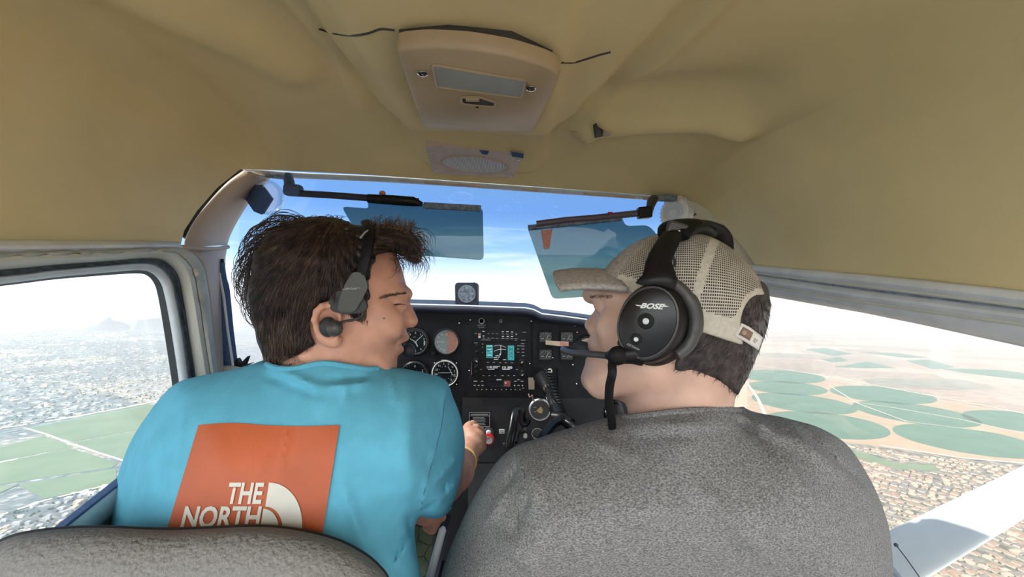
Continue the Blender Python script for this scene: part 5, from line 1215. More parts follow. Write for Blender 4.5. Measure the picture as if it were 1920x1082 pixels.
def cloth_text(body, x0, x1, yt, yb, mb, it=0.0):
    """letters lying on the shirt; x0,x1 measured at the baseline"""
    vs, fs = text_mb(body, 1.0, .028); xs_ = [v.x for v in vs]; ys_ = [v.y for v in vs]; ax, bx, ay, by = min(xs_), max(xs_), min(ys_), max(ys_)
    q = [V((lerp(x0, x1, (v.x-ax)/(bx-ax)), lerp(yb, yt, (v.y-ay)/(by-ay)), 0)) for v in vs]
    q, fs = dense(q, fs, 9); out = []
    for p in q: out.append(ray(bvh_l, p.x+slope(p.x+60)*(p.y-yb)*(1+it), p.y, .0034, .47))
    mb.add(out, fs)
mb = MB()
cloth_text('THE', 422, 489, 905, 945, mb, -.1); cloth_text('NORTH', 337, 484, 949, 991, mb, -.1); cloth_text('FACE', 352, 480, 992, 1030, mb, -.1)
def arcs(cx, cy, rx0, ry0, rx1, ry1, lean):
    o_ = []
    for k in range(25):
        a = math.pi/2*(1-k/24); o_.append((cx+rx0*math.cos(a), cy-ry0*math.sin(a)))
    for k in range(25):
        a = math.pi/2*(k/24); o_.append((cx+rx1*math.cos(a), cy-ry1*math.sin(a)))
    return [V((x+lean*(y-cy), y, 0)) for x, y in o_]
for args in ((489, 1004, 76, 99, 40, 54, -.155), (486, 1004, 36, 50, .5, .5, -.155)):
    q = arcs(*args); n = len(q)
    if args[4] < 1: fcs = [tuple(range(n))]
    else: fcs = [(k, k+1, n-2-k, n-1-k) for k in range(24)]
    q, fcs = dense(q, fcs, 8); mb.add([ray(bvh_l, p.x, p.y, .0034, .47) for p in q], fcs)
obj('print_lettering', mb, M['shirt_white'], shl, smooth=True, angle=0)
# wristband
c = P(867, 866, .975); ax = (WR-EL).normalized(); u = ax.cross(V((0, 0, 1))).normalized(); w_ = ax.cross(u)
obj('wristband', MB().tube([c+(u*math.cos(a)+w_*math.sin(a))*.0315 for a in [2*math.pi*k/32 for k in range(33)]], .0032, 8, cap=False, flat=1.6), M['band'], pl_)
# eye, brow and a mole
ey = obj('eye', MB().ball(hp(746.5, 571.3, .029), .0117, 16), M['eye'], pl_); obj('iris', MB().ball(hp(751.5, 571.6, .0300), .0078, 10, (1, 1, 1)), M['iris'], ey)
def strands(lst, r=.0004, n=3, taper=True):
    mb = MB()
    for s_ in lst:
        if len(s_) < 2: continue
        L = len(s_); mb.tube(s_, [r*(1.0 if not taper else (1-.75*(i/(L-1))**2)) for i in range(L)], n, cap=False)
    return mb
rg = random.Random(11)
bvh_h = BVHTree.FromPolygons(*asmb(hv)); st_ = []
for k in range(200):
    t = rg.random(); x = lerp(714, 763, t); y = lerp(560, 549, t**.7)+rg.gauss(0, 1.5)*(1.2-.5*t)
    p0 = ray(bvh_h, x, y, .0006); p1 = ray(bvh_h, x+rg.uniform(-7, -3), y-rg.uniform(-1.5, 2.5), .0012)
    if p0 and p1: st_.append([p0, p1])
obj('eyebrow', strands(st_, .00019), M['hair_tip'], pl_)
st_ = []
for k in range(30):
    t = k/29; x = lerp(738, 758, t); y = 571.5-2.0*math.sin(math.pi*t)
    p0 = ray(bvh_h, x, y, .0006)
    if p0: st_.append([p0, p0+V((.003, .001, -.0012))])
obj('eyelashes', strands(st_, .0004), M['hair_l'], pl_)
obj('mole', MB().ball(ray(bvh_h, 720, 597, 0), .0013, 6), M['leather'], pl_)

# hair volume, then locks combed over it
hair_l = [(752, 470), (735, 472), (718, 474), (704, 484), (697, 500), (692, 520), (690, 545), (690, 570), (688, 590), (684, 602), (670, 604), (650, 590), (632, 576), (612, 567), (596, 574), (588, 588), (584, 605), (588, 630), (592, 648), (574, 660), (545, 672), (520, 684), (500, 682), (493, 660), (484, 632), (472, 600), (467, 560), (469, 510), (480, 470), (500, 440), (528, 420), (565, 410), (600, 408), (640, 413), (672, 424), (700, 424), (735, 424), (765, 434), (786, 455), (790, 478), (778, 490), (765, 478)]
SH = Sil(hair_l, 5, 2.0)
fhr = inflate(SH, DL+.002, TL, lambda px, py: np.interp(py, [410, 520, 640, 690], [.084, .087, .074, .064]), lambda px, py: np.where(px > 700, .030, .055), 1, XL_)
def hair_left(X, Y, Z):
    px, py = pix(X, Y, Z); f = fhr(X, Y, Z, px, py)
    f = smin(f, smax(fh(X, Y, Z, px, py)-.0085, SH(px, py)*Y/F+.001, .005), .006)
    ang = np.arctan2(py-430, px-610); clump = np.sin(ang*26+py*.03)+.6*np.sin(ang*47+px*.05)
    return f+.0013*clump+.0025*wob(X, Y, Z, 8, 60)*(1+(px > 690))
lo, hi = bounds(hair_l, DL, .10); hrv = surface_net(hair_left, lo, hi, .0034)
hair = obj('hair', asmb(hrv), M['hair_l'], pl_, angle=0); bvh_hr = BVHTree.FromPolygons(*asmb(hrv))
loc = []; tips = []
def flow(x, y):
    if x > 672 and y < 505:      # quiff swept forward and curling down
        a = math.radians(np.interp(x, [672, 720, 770, 800], [-8, -12, 25, 95])+np.interp(y, [425, 500], [-12, 35]))
        return math.cos(a), math.sin(a)
    if x > 660: return (-.15, .99)
    dx, dy = x-640, y-395; L = math.hypot(dx, dy)+1e-6; a, b = dx/L, dy/L
    sw = np.interp(y, [410, 520, 640], [0, .15, .75]); a, b = a*(1-sw)+.22*sw*np.sign(560-x+1), b*(1-sw)+sw
    L = math.hypot(a, b); return a/L, b/L
for k in range(5200):
    x = rg.uniform(468, 792); y = rg.uniform(408, 684)
    if SH(np.array([float(x)]), np.array([float(y)]))[0] > -1: continue
    pts = []; cx, cy = x, y; step = rg.uniform(4.0, 7.5); last = None; jx = rg.uniform(-.25, .25); lift = rg.uniform(.0002, .0026)
    for i in range(9):
        h = ray(bvh_hr, cx, cy, lift*(math.sin(math.pi*i/8))+.0003*i*rg.random())
        if h is None:
            if last is None: break
            h = P(cx, cy, last)
        last = h.y; pts.append(h)
        a, b = flow(cx, cy); cx += step*(a+jx*math.sin(i*.5)); cy += step*(b+jx*.5)
        if 590 < cx < 640 and 574 < cy < 640: break
        if cy > 688 or (cy > 440 and cx < 640 and SH(np.array([cx]), np.array([cy]))[0] > 2.0) or (cx > 640 and cy > 480 and SH(np.array([cx]), np.array([cy]))[0] > 1.5): break
    if len(pts) > 2: (tips if (rg.random() < (.6 if y > 630 else .35 if y > 590 or x > 720 else .12)) else loc).append(pts)
# fly-away strands over the crown and curls at the front
for k in range(260):
    a0 = rg.uniform(math.radians(150), math.radians(262)); cx, cy = 590, 520; r0 = rg.uniform(100, 120)
    x, y = cx+118*math.cos(a0), cy+112*math.sin(a0); dep = DL+rg.uniform(-.03, .04); pts = []; out_ = rg.uniform(2, 34); sp_ = rg.uniform(.5, 1.1)
    for i in range(14):
        t = i/13; a = a0-sp_*t; rr_ = 1+(out_/115)*math.sin(math.pi*min(1, t*1.05))-.0; pts.append(P(cx+121*rr_*math.cos(a), cy+111*rr_*math.sin(a), dep))
    loc.append(pts)
for k in range(260):
    x, y = rg.uniform(735, 790), rg.uniform(428, 490); dep = DL+rg.uniform(-.045, .05); r_ = rg.uniform(10, 26); a0 = rg.uniform(-2.3, -1.0); pts = []; sp_ = rg.uniform(1.6, 3.0)
    for i in range(13):
        t = i/12; a = a0+sp_*t; pts.append(P(x-6+r_*(math.cos(a)-math.cos(a0)), y+r_*(math.sin(a)-math.sin(a0))*1.0, dep))
    (tips if rg.random() < .35 else loc).append(pts)
for k in range(260):
    x, y = rg.uniform(690, 775), rg.uniform(424, 440); dep = DL+rg.uniform(-.04, .04); dx = rg.uniform(-6, 16); hh_ = rg.uniform(5, 24)
    tips.append([P(x+dx*t, y-hh_*math.sin(t*1.8), dep) for t in [i/7 for i in range(8)]])
for k in range(90):
    x, y = rg.uniform(520, 640), rg.uniform(408, 418); dep = DL+rg.uniform(-.05, .05); dx = rg.uniform(-22, 22); hh_ = rg.uniform(2, 9)
    loc.append([P(x+dx*t, y-hh_*math.sin(t*2.6), dep) for t in [i/7 for i in range(8)]])
for k in range(130):   # sideburn and stray hair at the nape
    if k < 60: x, y = rg.uniform(672, 690), rg.uniform(585, 604); d_ = (rg.uniform(-3, 2), rg.uniform(3, 9))
    else: x, y = rg.uniform(496, 560), rg.uniform(664, 682); d_ = (rg.uniform(-6, 6), rg.uniform(3, 9))
    p0 = ray(bvh_hr, x, y, .001) or ray(bvh_h, x, y, .001)
    if p0 is None: continue
    tips.append([p0+V((d_[0]*t*.0007, 0, -d_[1]*t*.0007)) for t in (0, .5, 1)])
obj('locks', strands(loc, .00042), M['hair_l'], hair, angle=0); obj('light_locks', strands(tips, .00042), M['hair_tip'], hair, angle=0)

# in-ear headset of the person in blue
hs = thing('headset', 'slim dark temple headset with earbud worn by the person in blue', 'headset', hp(650, 640, .085))
tp_ = [(664, 512), (680, 516), (687, 538), (676, 560), (663, 582), (636, 582), (640, 560), (650, 534)]
obj('temple_pod', MB().prism(rpoly([tuple(hp(x, y, .092)) for x, y in tp_], .004, 3), tuple(V((-math.sin(TL), math.cos(TL), 0))*.012)), M['flow_grey'], hs, smooth=False, bevel=.002)
obj('rear_pad', MB().prism(rpoly([tuple(hp(x, y, .088)) for x, y in [(636, 548), (626, 554), (619, 566), (622, 580), (640, 586), (678, 584), (686, 576), (676, 552)]], .004, 3), tuple(V((-math.sin(TL), math.cos(TL), 0))*.010)), M['rubber'], hs, smooth=False, bevel=.002)
vs, fs = text_mb('BOSE', 1.0, .03, .35); ax_, bx_ = min(v.x for v in vs), max(v.x for v in vs); ay_, by_ = min(v.y for v in vs), max(v.y for v in vs)
mb = MB(); mb.add([hp(lerp(648, 670, (v.x-ax_)/(bx_-ax_)), lerp(543, 539.5, (v.y-ay_)/(by_-ay_)), .0925) for v in vs], fs)
mb.tube([hp(642, 542.5, .0925), hp(652, 542, .0925)], .0004, 5); mb.tube([hp(666, 540, .0925), hp(675, 540, .0925)], .0004, 5)
obj('logo', mb, M['mark_dim'], hs, smooth=False)
obj('headband', MB().tube(catmull([hp(676, 520, .088), hp(684, 490, .090), hp(690, 460, .084), hp(690, 436, .066), hp(690, 424, .045), hp(686, 416, 0), hp(684, 424, -.06), hp(680, 470, -.085)], 6), .007, 10, flat=.5), M['soft_black'], hs)
obj('band_highlight', MB().tube([hp(676, 446, .082), hp(684, 436, .074), hp(690, 432, .068)], .0012, 6), M['mark_dim'], hs)
obj('earbud_cable', MB().tube(catmull([hp(680, 584, .088), hp(678, 593, .088), hp(662, 600, .088), hp(648, 602, .088), hp(636, 606, .089)], 6), .0016, 8), M['rubber'], hs)
obj('earbud', MB().ball(hp(627, 616, .092), .0095, 12, (1.05, .8, 1)), M['grey_dark'], hs); obj('ear_tip', MB().ball(hp(615, 613, .086), .010, 12, (1, .8, 1.2)), M['rubber'], hs)
obj('microphone', MB().ball(hp(766, 657, -.035), .0105, 12), M['rubber'], hs); obj('microphone_boom', MB().tube(catmull([hp(764, 650, -.035), hp(752, 630, -.045), hp(720, 600, -.07), hp(690, 560, -.09)], 6), .002, 8), M['rubber'], hs)

# ===== the person in the grey shirt and cap
TR, DR = math.radians(17), .50; XR_ = P(1280, 580, DR).x
hq = lambda x, y, w: headpt(x, y, w, DR, TR, -1, XR_)
face_r = [(1150, 505), (1114, 527), (1096, 543), (1103, 558), (1117, 574), (1119, 582), (1116, 595), (1113, 610), (1109, 622), (1106, 632), (1104, 638), (1102, 645), (1099, 651), (1103, 659), (1102, 668), (1098, 674), (1097, 682), (1093, 693), (1089, 706), (1091, 720), (1101, 732), (1123, 741), (1147, 748), (1166, 752), (1175, 762), (1178, 790), (1178, 850), (1380, 850), (1376, 775), (1382, 738), (1404, 700), (1422, 650), (1434, 590), (1425, 530), (1392, 485), (1340, 455), (1270, 445), (1220, 462), (1178, 484)]
nose_r = [(1121, 572), (1116, 582), (1107, 592), (1099, 601), (1096, 608), (1097.5, 615), (1104, 621.5), (1109, 623), (1120, 623), (1130, 612), (1130, 590)]
SRf, SRn = Sil(face_r, 5), Sil(nose_r, 1, 1.0)
frh = inflate(SRf, DR, TR, lambda px, py: np.interp(py, [450, 540, 620, 690, 740, 850], [.078, .080, .076, .068, .066, .074]), lambda px, py: np.interp(py, [450, 620, 700, 760, 850], [.074, .070, .060, .062, .065]), -1, XR_)
frn = inflate(SRn, DR, TR, .0155, .010, -1, XR_)
def head_right(X, Y, Z):
    px, py = pix(X, Y, Z)
    f = smin(frh(X, Y, Z, px, py), frn(X, Y, Z, px, py), .005)
    f = smin(f, ell_(X, Y, Z, hq(1113, 617, .012), (.008, .008, .007)), .005)
    f = smax(f, -ell_(X, Y, Z, hq(1130, 573, .040), (.014, .013, .009)), .009)
    f = smin(f, ell_(X, Y, Z, hq(1132, 573, .031), (.0115, .0115, .0105)), .003)
    f = smax(f, -cap_(X, Y, Z, hq(1119, 574, .018), hq(1139, 573.5, .046), .0028, .0026), .0006)
    f = smin(f, cap_(X, Y, Z, hq(1104, 556, .012), hq(1140, 556, .044), .006, .005), .012)
    f = smin(f, ell_(X, Y, Z, hq(1160, 612, .050), (.022, .014, .018)), .02)
    f = smin(f, cap_(X, Y, Z, hq(1210, 690, .056), hq(1125, 728, .038), .012, .010), .025)
    f = smax(f, -cap_(X, Y, Z, hq(1100, 651, .0), hq(1122, 655, .026), .0016, .001), .002)
    f = smin(f, cap_(X, Y, Z, hq(1104, 643, .003), hq(1120, 653, .022), .004, .002), .004); f = smin(f, cap_(X, Y, Z, hq(1104, 660, .003), hq(1122, 657, .020), .004, .002), .004)
    f = smax(f, -ell_(X, Y, Z, hq(1106, 619, .007), (.003, .004, .0025)), .002)
    return f+.0006*wob(X, Y, Z, 4, 80)
lo, hi = bounds(face_r, DR, .10); lo = (lo[0], DR-.12, lo[2]); hi = (hi[0], DR+.12, hi[2])
hrr = surface_net(head_right, lo, hi, .0022)
prn = thing('person', 'person in a heather grey t-shirt and mesh trucker cap facing left', 'person', P(1250, 1150, .50))
shirt_r = [(822, 1160), (825, 1082), (840, 1035), (862, 985), (890, 930), (925, 877), (962, 841), (1005, 824), (1050, 808), (1110, 790), (1160, 775), (1190, 738), (1250, 712), (1320, 708), (1372, 728), (1395, 764), (1425, 775), (1470, 783), (1530, 800), (1577, 826), (1612, 866), (1640, 915), (1660, 970), (1671, 1030), (1675, 1082), (1678, 1160)]
S_r = Sil(shirt_r, 14, 3.0)
dr_fn = lambda px, py: .515-.00010*np.maximum(py-760, 0)+np.clip((1000-px)/150, 0, 1)*.03
fs_r = inflate(S_r, dr_fn, 0, lambda px, py: np.interp(px, [830, 1000, 1550, 1670], [.09, .125, .125, .095]), lambda px, py: np.interp(px, [830, 1000, 1550, 1670], [.08, .135, .135, .09]))
fold_r = folds_fn([(968, 845, 985, 900, 4, .0035), (985, 900, 968, 985, 5, .0035), (968, 985, 975, 1080, 4, .002), (975, 868, 940, 930, 7, -.004), (955, 905, 915, 980, 8, .004), (985, 930, 958, 1010, 7, -.004), (1000, 880, 1002, 960, 8, .003), (1385, 790, 1450, 850, 5, -.004), (1400, 782, 1480, 830, 6, .004), (1375, 775, 1440, 800, 5, .003), (1480, 800, 1590, 900, 5, .004), (1500, 800, 1620, 910, 4, -.0035), (1455, 800, 1560, 880, 6, .003), (1460, 850, 1540, 960, 8, .003), (1180, 800, 1380, 795, 8, .003), (1200, 818, 1360, 812, 8, -.002), (1610, 900, 1655, 990, 6, .003), (930, 1000, 1000, 1075, 10, .003), (1100, 820, 1200, 860, 9, .002), (1300, 900, 1450, 1060, 14, .003)])
def shirt_right(X, Y, Z):
    px, py = pix(X, Y, Z); f = fs_r(X, Y, Z, px, py)
    cut = torso_cut(px, py, [1100, 1150, 1164, 1180, 1230, 1300, 1360, 1388, 1400, 1430], [600, 730, 776, 777, 771, 765, 763, 765, 740, 640])*Y/F
    f = smax(f, cut, .004); near = np.clip((dr_fn(px, py)-Y)/.03, 0, 1)
    return f-near*fold_r(px, py)*1.4+.0016*wob(X, Y, Z, 21, 34)+.0005*wob(X, Y, Z, 22, 110)
lo, hi = bounds(shirt_r, .51, .15); svr = surface_net(shirt_right, lo, hi, .0052)
obj('body', asmb(hrr), M['skin_r'], prn, angle=0)
shr = obj('shirt', asmb(svr), M['grey_shirt'], prn, angle=0); bvh_r = BVHTree.FromPolygons(*asmb(svr)); bvh_f = BVHTree.FromPolygons(*asmb(hrr))
obj('collar', MB().tube(catmull([ray(bvh_r, x, y, .0005, .45) for x, y in [(1170, 781), (1182, 782), (1230, 776), (1300, 770), (1360, 768), (1386, 770)]], 6), .0034, 8), M['grey_shirt'], shr)
obj('shoulder_seam', MB().tube(catmull([ray(bvh_r, x, y, .0001, .45) for x, y in [(968, 850), (980, 880), (982, 905), (972, 950), (969, 1000), (972, 1080)]], 6), .0007, 6), M['grey_shirt'], shr)
obj('shoulder_seam', MB().tube(catmull([ray(bvh_r, x, y, .0001, .45) for x, y in [(1478, 790), (1520, 820), (1580, 880), (1620, 950), (1645, 1030)]], 6), .0007, 6), M['grey_shirt'], shr)
# eye, brow
ey = obj('eye', MB().ball(hq(1131.5, 573.2, .031), .0108, 16), M['eye'], prn); obj('iris', MB().ball(hq(1127, 573.4, .0318), .0070, 10), M['iris'], ey)
st_ = []
for k in range(120):
    t = rg.random(); x = lerp(1105, 1146, t); y = 556+rg.gauss(0, 1.6)+4*(t-.4)**2
    p0 = ray(bvh_f, x, y, .0006); p1 = ray(bvh_f, x+rg.uniform(2, 6), y-rg.uniform(0, 2), .001)
    if p0 and p1: st_.append([p0, p1])
obj('eyebrow', strands(st_, .00016), M['hair_tip'], prn)
# short hair below and behind the cap
hair_r = [(1250, 560), (1262, 600), (1275, 640), (1268, 668), (1262, 690), (1276, 700), (1300, 696), (1340, 712), (1372, 735), (1384, 744), (1392, 728), (1404, 700), (1420, 662), (1434, 625), (1443, 590), (1443, 560), (1430, 530), (1380, 520), (1300, 530)]
SHR = Sil(hair_r, 4, 2.0)
def hair_right(X, Y, Z):
    px, py = pix(X, Y, Z); back = inflate(SHR, DR, TR, .078, .05, -1, XR_)(X, Y, Z, px, py)
    return smin(smax(frh(X, Y, Z, px, py)-.0035, SHR(px, py)*Y/F+.001, .004), smax(back, -(px-1395)*Y/F, .01), .006)+.0008*wob(X, Y, Z, 9, 120)
lo, hi = bounds(hair_r, DR, .10); hvr = surface_net(hair_right, lo, hi, .0034)
hr_o = obj('hair', asmb(hvr), M['hair_r'], prn, angle=0); bvh_r2 = BVHTree.FromPolygons(*asmb(hvr)); st_ = []
for k in range(2600):
    x, y = rg.uniform(1255, 1445), rg.uniform(560, 742)
    if SHR(np.array([x]), np.array([y]))[0] > 1: continue
    p0 = ray(bvh_r2, x, y, -.0002)
    if p0 is None: continue
    L_ = rg.uniform(3, 9); a = math.radians(np.interp(x, [1260, 1320, 1400, 1445], [155, 120, 100, 70])+rg.uniform(-15, 15)); pts = [p0]
    for i in range(1, 4):
        xx, yy = x+math.cos(a)*L_*i*.5, y+math.sin(a)*L_*i*.5; q = ray(bvh_r2, xx, yy, .0006+.0005*i) or P(xx, yy, p0.y); pts.append(q)
    st_.append(pts)
obj('hair_strands', strands(st_, .0003), M['hair_r'], hr_o, angle=0)

# trucker cap
cap_pts = [(1130, 516), (1140, 500), (1158, 481), (1180, 463), (1205, 449), (1232, 440), (1265, 436), (1300, 438), (1335, 448), (1368, 466), (1396, 490), (1418, 518), (1433, 548), (1444, 575), (1420, 640), (1384, 655), (1340, 640), (1296, 622), (1250, 602), (1200, 575), (1175, 556), (1140, 545)]
SC = Sil(cap_pts, 3, 2.0)
fcp = inflate(SC, DR, TR, .0875, lambda px, py: np.full(px.shape, .070), -1, XR_)
def cap_body(X, Y, Z):
    px, py = pix(X, Y, Z); f = smin(fcp(X, Y, Z, px, py), smax(frh(X, Y, Z, px, py)-.0075, SC(px, py)*Y/F, .004), .006)
    low = (py-np.interp(px, [1120, 1136, 1185, 1250, 1300, 1384, 1460], [512, 522, 549, 592, 618, 645, 670]))*Y/F
    f = smax(f, low, .002)
    hole = ((px-1424)**2/36**2+(py-612)**2/58**2); hole = (np.sqrt(hole)-1)*30*Y/F        # adjuster opening at the back
    return smax(f, -hole, .002)
lo, hi = bounds(cap_pts, DR, .11); cv = surface_net(cap_body, lo, hi, .0026)
vc, fc = cv; cen_ = vc[fc].mean(1); cpx, cpy = 960+F*cen_[:, 0]/cen_[:, 1], 541-F*cen_[:, 2]/cen_[:, 1]
C0 = np.array(tuple(hq(1290, 590, 0)))
sf = cpx < np.interp(cpy, [435, 445, 480, 527, 560], [1245, 1217, 1183, 1152, 1140])
seam = np.interp(cpy, [435, 450, 500, 565, 640], [1352, 1340, 1322, 1302, 1290]); sm_ = (np.abs(cpx-seam) < np.interp(cpy, [440, 640], [10, 8]))
lowb = cpy > np.interp(cpx, [1150, 1185, 1230, 1300, 1345, 1372, 1400, 1440], [510, 520, 548, 575, 590, 598, 575, 540])
arch = (np.sqrt((cpx-1424)**2/36**2+(cpy-612)**2/58**2) < 1.22)
rear = np.ones(len(cpx), bool)
grp = np.where(sf, 0, np.where(sm_ | lowb | arch, 2, 1))
capo = thing('unused', None, None, (0, 0, 0)); bpy.data.objects.remove(capo)
def submesh(mask):
    f = fc[mask]; u, inv = np.unique(f, return_inverse=True); return ([V(p) for p in vc[u]], [tuple(q) for q in inv.reshape(f.shape)])
def meshy():
    m = mat('cap_mesh', (.58, .55, .47), .9, spec=.1); t = m.node_tree; b = t.nodes['Principled BSDF']
    uv = t.nodes.new('ShaderNodeUVMap'); sp_ = t.nodes.new('ShaderNodeSeparateXYZ'); t.links.new(uv.outputs[0], sp_.inputs[0]); o_ = []
    for ax_, k in (('X', 1/.0021), ('Y', 1/.00235)):
        a = t.nodes.new('ShaderNodeMath'); a.operation = 'MULTIPLY'; a.inputs[1].default_value = k; t.links.new(sp_.outputs[ax_], a.inputs[0])
        c_ = t.nodes.new('ShaderNodeMath'); c_.operation = 'FRACT'; t.links.new(a.outputs[0], c_.inputs[0])
        d_ = t.nodes.new('ShaderNodeMath'); d_.operation = 'GREATER_THAN'; d_.inputs[1].default_value = .34 if ax_ == 'X' else .38; t.links.new(c_.outputs[0], d_.inputs[0]); o_.append(d_)
    mu = t.nodes.new('ShaderNodeMath'); mu.operation = 'MULTIPLY'; t.links.new(o_[0].outputs[0], mu.inputs[0]); t.links.new(o_[1].outputs[0], mu.inputs[1])
    iv = t.nodes.new('ShaderNodeMath'); iv.operation = 'MULTIPLY_ADD'; iv.inputs[1].default_value = -1.0; iv.inputs[2].default_value = 1.0; t.links.new(mu.outputs[0], iv.inputs[0])
    t.links.new(iv.outputs[0], b.inputs['Alpha']); return m
fabric = obj('cap', submesh(grp == 0), M['cap_fabric'], prn, angle=0)
mp_ = obj('mesh_panel', submesh(grp == 1), meshy(), fabric, angle=0); obj('band_and_seams', submesh(grp == 2), M['cap_white'], fabric, angle=0)
uvl = mp_.data.uv_layers.new(name='UVMap'); off_ = OFF[mp_.name]
Fx = V((-math.cos(TR), math.sin(TR), 0)); Lx = V((-math.sin(TR), -math.cos(TR), 0)); Cc = V(C0)
Ax = V((-.12, 0, 1)).normalized()
for lp_ in mp_.data.loops:
    p = mp_.data.vertices[lp_.vertex_index].co+off_-Cc; w = p.dot(Lx); a = p.dot(Fx); z = p.z
    # rows follow the rise of the crown, columns run front to back
    uvl.data[lp_.index].uv = ((a*.97+.10*z), (math.atan2(z, abs(w)+.03)*.085))
# dark lining seen through the mesh
lin = asmb(cv); nv = [C0v for C0v in []]
inner = [Cc+(p-Cc)*.975 for p in submesh(grp == 1)[0]]
obj('inner_lining', (inner, submesh(grp == 1)[1]), M['hair_r'], fabric, angle=0)
# curved brim
rows = []
for i in range(25):
    w = lerp(-.078, .082, i/24); k = abs(w)/.08; tipx = 1044+26*k**2.6; q0 = hq(1152, 515, w) ; back = hq(1150+30*k**2, 515, 0); tip = hq(tipx, 515, 0)
    r = []
    for j in range(15):
        t = j/14; p = tip.lerp(back, t)+Lx*w; p.z += -.0185*k**2.1+.003*t*(1-t)*4-.004*t*0+.003*(1-k); r.append(p)
    rows.append(r)
obj('brim', MB().grid(rows), M['cap_fabric'], fabric, solid=.0055, angle=0)
# adjuster strap with its leather tab and number label
bvh_c = BVHTree.FromPolygons(*asmb(hvr))
sA = [(1377, 630), (1392, 638), (1408, 648), (1420, 656)]; sB = [(1391, 606), (1404, 613), (1418, 624), (1428, 632)]
def sr(x, y, o): return (ray(bvh_c, x, y, o) or P(x, y, .50))
rows = [[sr(lerp(a[0], b[0], t), lerp(a[1], b[1], t), .006) for t in [i/5 for i in range(6)]] for a, b in zip(catmull([(*a, 0) for a in sA], 4), catmull([(*b, 0) for b in sB], 4))]
obj('adjuster_strap', MB().grid(rows), M['white'], fabric, solid=.003, angle=0)
obj('leather_tab', MB().grid([[r[1].lerp(r[1], 0)+V((0, -.0025, 0)), r[4]+V((0, -.0025, 0))] for r in rows[1:7]]), M['leather'], fabric, solid=.001)
mb = MB(); text_at(mb, '@', 1396, 624, rows[4][2].y-.0055, 8, .02, -.5, wpx=8); obj('tab_emblem', mb, M['cream'], fabric, smooth=False)
mb = MB(); text_at(mb, '1130', 1413, 636, rows[9][2].y-.0065, 8, .0, -.75, wpx=15); obj('strap_lettering', mb, M['grey_dark'], fabric, smooth=False)

# ===== over-ear headset on the cap
hd = thing('headset', 'black over-ear aviation headset with round earcup worn over the trucker cap', 'headset', hq(1222, 700, .10))
EC = hq(1217, 606, .112); En = (Lx+Fx*.10+V((0, 0, .05))).normalized(); Eu = (V((.10, 0, 1))-En*V((.10, 0, 1)).dot(En)).normalized(); Es = En.cross(Eu)     # Es points forward on the head
kpx = EC.y/F
def epl(cx, cy, rx, ry, h, rot=0.0, n=56, sq=0.0):
    r = []
    for k in range(n):
        a = 2*math.pi*k/n; ca, sa = math.cos(a), math.sin(a); x, y = ca*rx, sa*ry*(1+sq*ca); x, y = x*math.cos(rot)-y*math.sin(rot), x*math.sin(rot)+y*math.cos(rot)
        r.append(EC+(V((1, 0, 0))-En*En.x).normalized()*(cx+x)*kpx+Eu*(cy+y)*kpx+En*h)
    return r
def rings_mb(rs, cap0=True, cap1=True):
    n = len(rs[0]); vs = [p for r in rs for p in r]; fs = [(i*n+k, i*n+(k+1) % n, (i+1)*n+(k+1) % n, (i+1)*n+k) for i in range(len(rs)-1) for k in range(n)]
    if cap0: fs.append(tuple(range(n-1, -1, -1)))
    if cap1: fs.append(tuple((len(rs)-1)*n+k for k in range(n)))
    return MB().add(vs, fs)
obj('ear_cushion', rings_mb([epl(14, -6, 58, 72, -.040), epl(14, -6, 66, 80, -.034), epl(12, -5, 68, 81, -.024), epl(8, -3, 64, 76, -.016)]), M['soft_black'], hd)
obj('earcup', rings_mb([epl(8, -2, 62, 76, -.018), epl(4, 0, 62, 77, -.008), epl(0, 0, 58, 74, .000), epl(-2, 0, 54, 70, .003)]), M['black'], hd)
obj('silver_rim', rings_mb([epl(-3, 1, 54.5, 68, .000, -.12), epl(-3, 1, 54.5, 68, .0045, -.12), epl(-3, 1, 51, 64.5, .0050, -.12), epl(-3, 1, 51, 64.5, .002, -.12)], False, False), M['grey_dark'], hd)
fp = obj('face_plate', rings_mb([epl(-3, 1, 51.5, 65, .002, -.12), epl(-3, 1, 50, 63.5, .0045, -.12), epl(-3, 1, 40, 52, .0060, -.12), epl(-3, 1, 12, 16, .0066, -.12)]), gb, hd)
gb.node_tree.nodes['Principled BSDF'].inputs['Roughness'].default_value = .3; gb.node_tree.nodes['Principled BSDF'].inputs['Coat Weight'].default_value = .1
Ex = (V((1, 0, 0))-En*En.x).normalized()
def ept(px, py, h): return EC+Ex*(px-1217)*kpx-Eu*(py-606)*kpx+En*h
def logo(body, px, py, wpx, hpx, rot, shear, h, bold, mtl, nm):
    vs, fs = text_mb(body, 1.0, bold, shear); ax_, bx_ = min(v.x for v in vs), max(v.x for v in vs); ay_, by_ = min(v.y for v in vs), max(v.y for v in vs); o_ = []
    for v in vs:
        x, y = ((v.x-ax_)/(bx_-ax_)-.5)*wpx, ((v.y-ay_)/(by_-ay_)-.5)*hpx; o_.append(ept(px+x*math.cos(rot)+y*math.sin(rot), py+x*math.sin(rot)-y*math.cos(rot), h))
    mb = MB().add(o_, fs); return mb
mb = logo('BOSE', 1221, 574, 43, 10.5, .06, .3, .0068, .04, None, None)
mb.add([ept(1190, 571, .0068), ept(1203, 572.5, .0068), ept(1201, 574.5, .0068), ept(1193, 573.5, .0068)], [(0, 1, 2, 3)]); mb.add([ept(1240, 571.5, .0068), ept(1250, 575, .0068), ept(1242, 575.5, .0068), ept(1238, 574, .0068)], [(0, 1, 2, 3)])
obj('logo', mb, M['mark'], fp, smooth=False)
obj('model_lettering', logo('A20 Aviation', 1194, 650, 26, 4.4, .40, .1, .0062, .01, None, None), M['mark_dim'], fp, smooth=False)
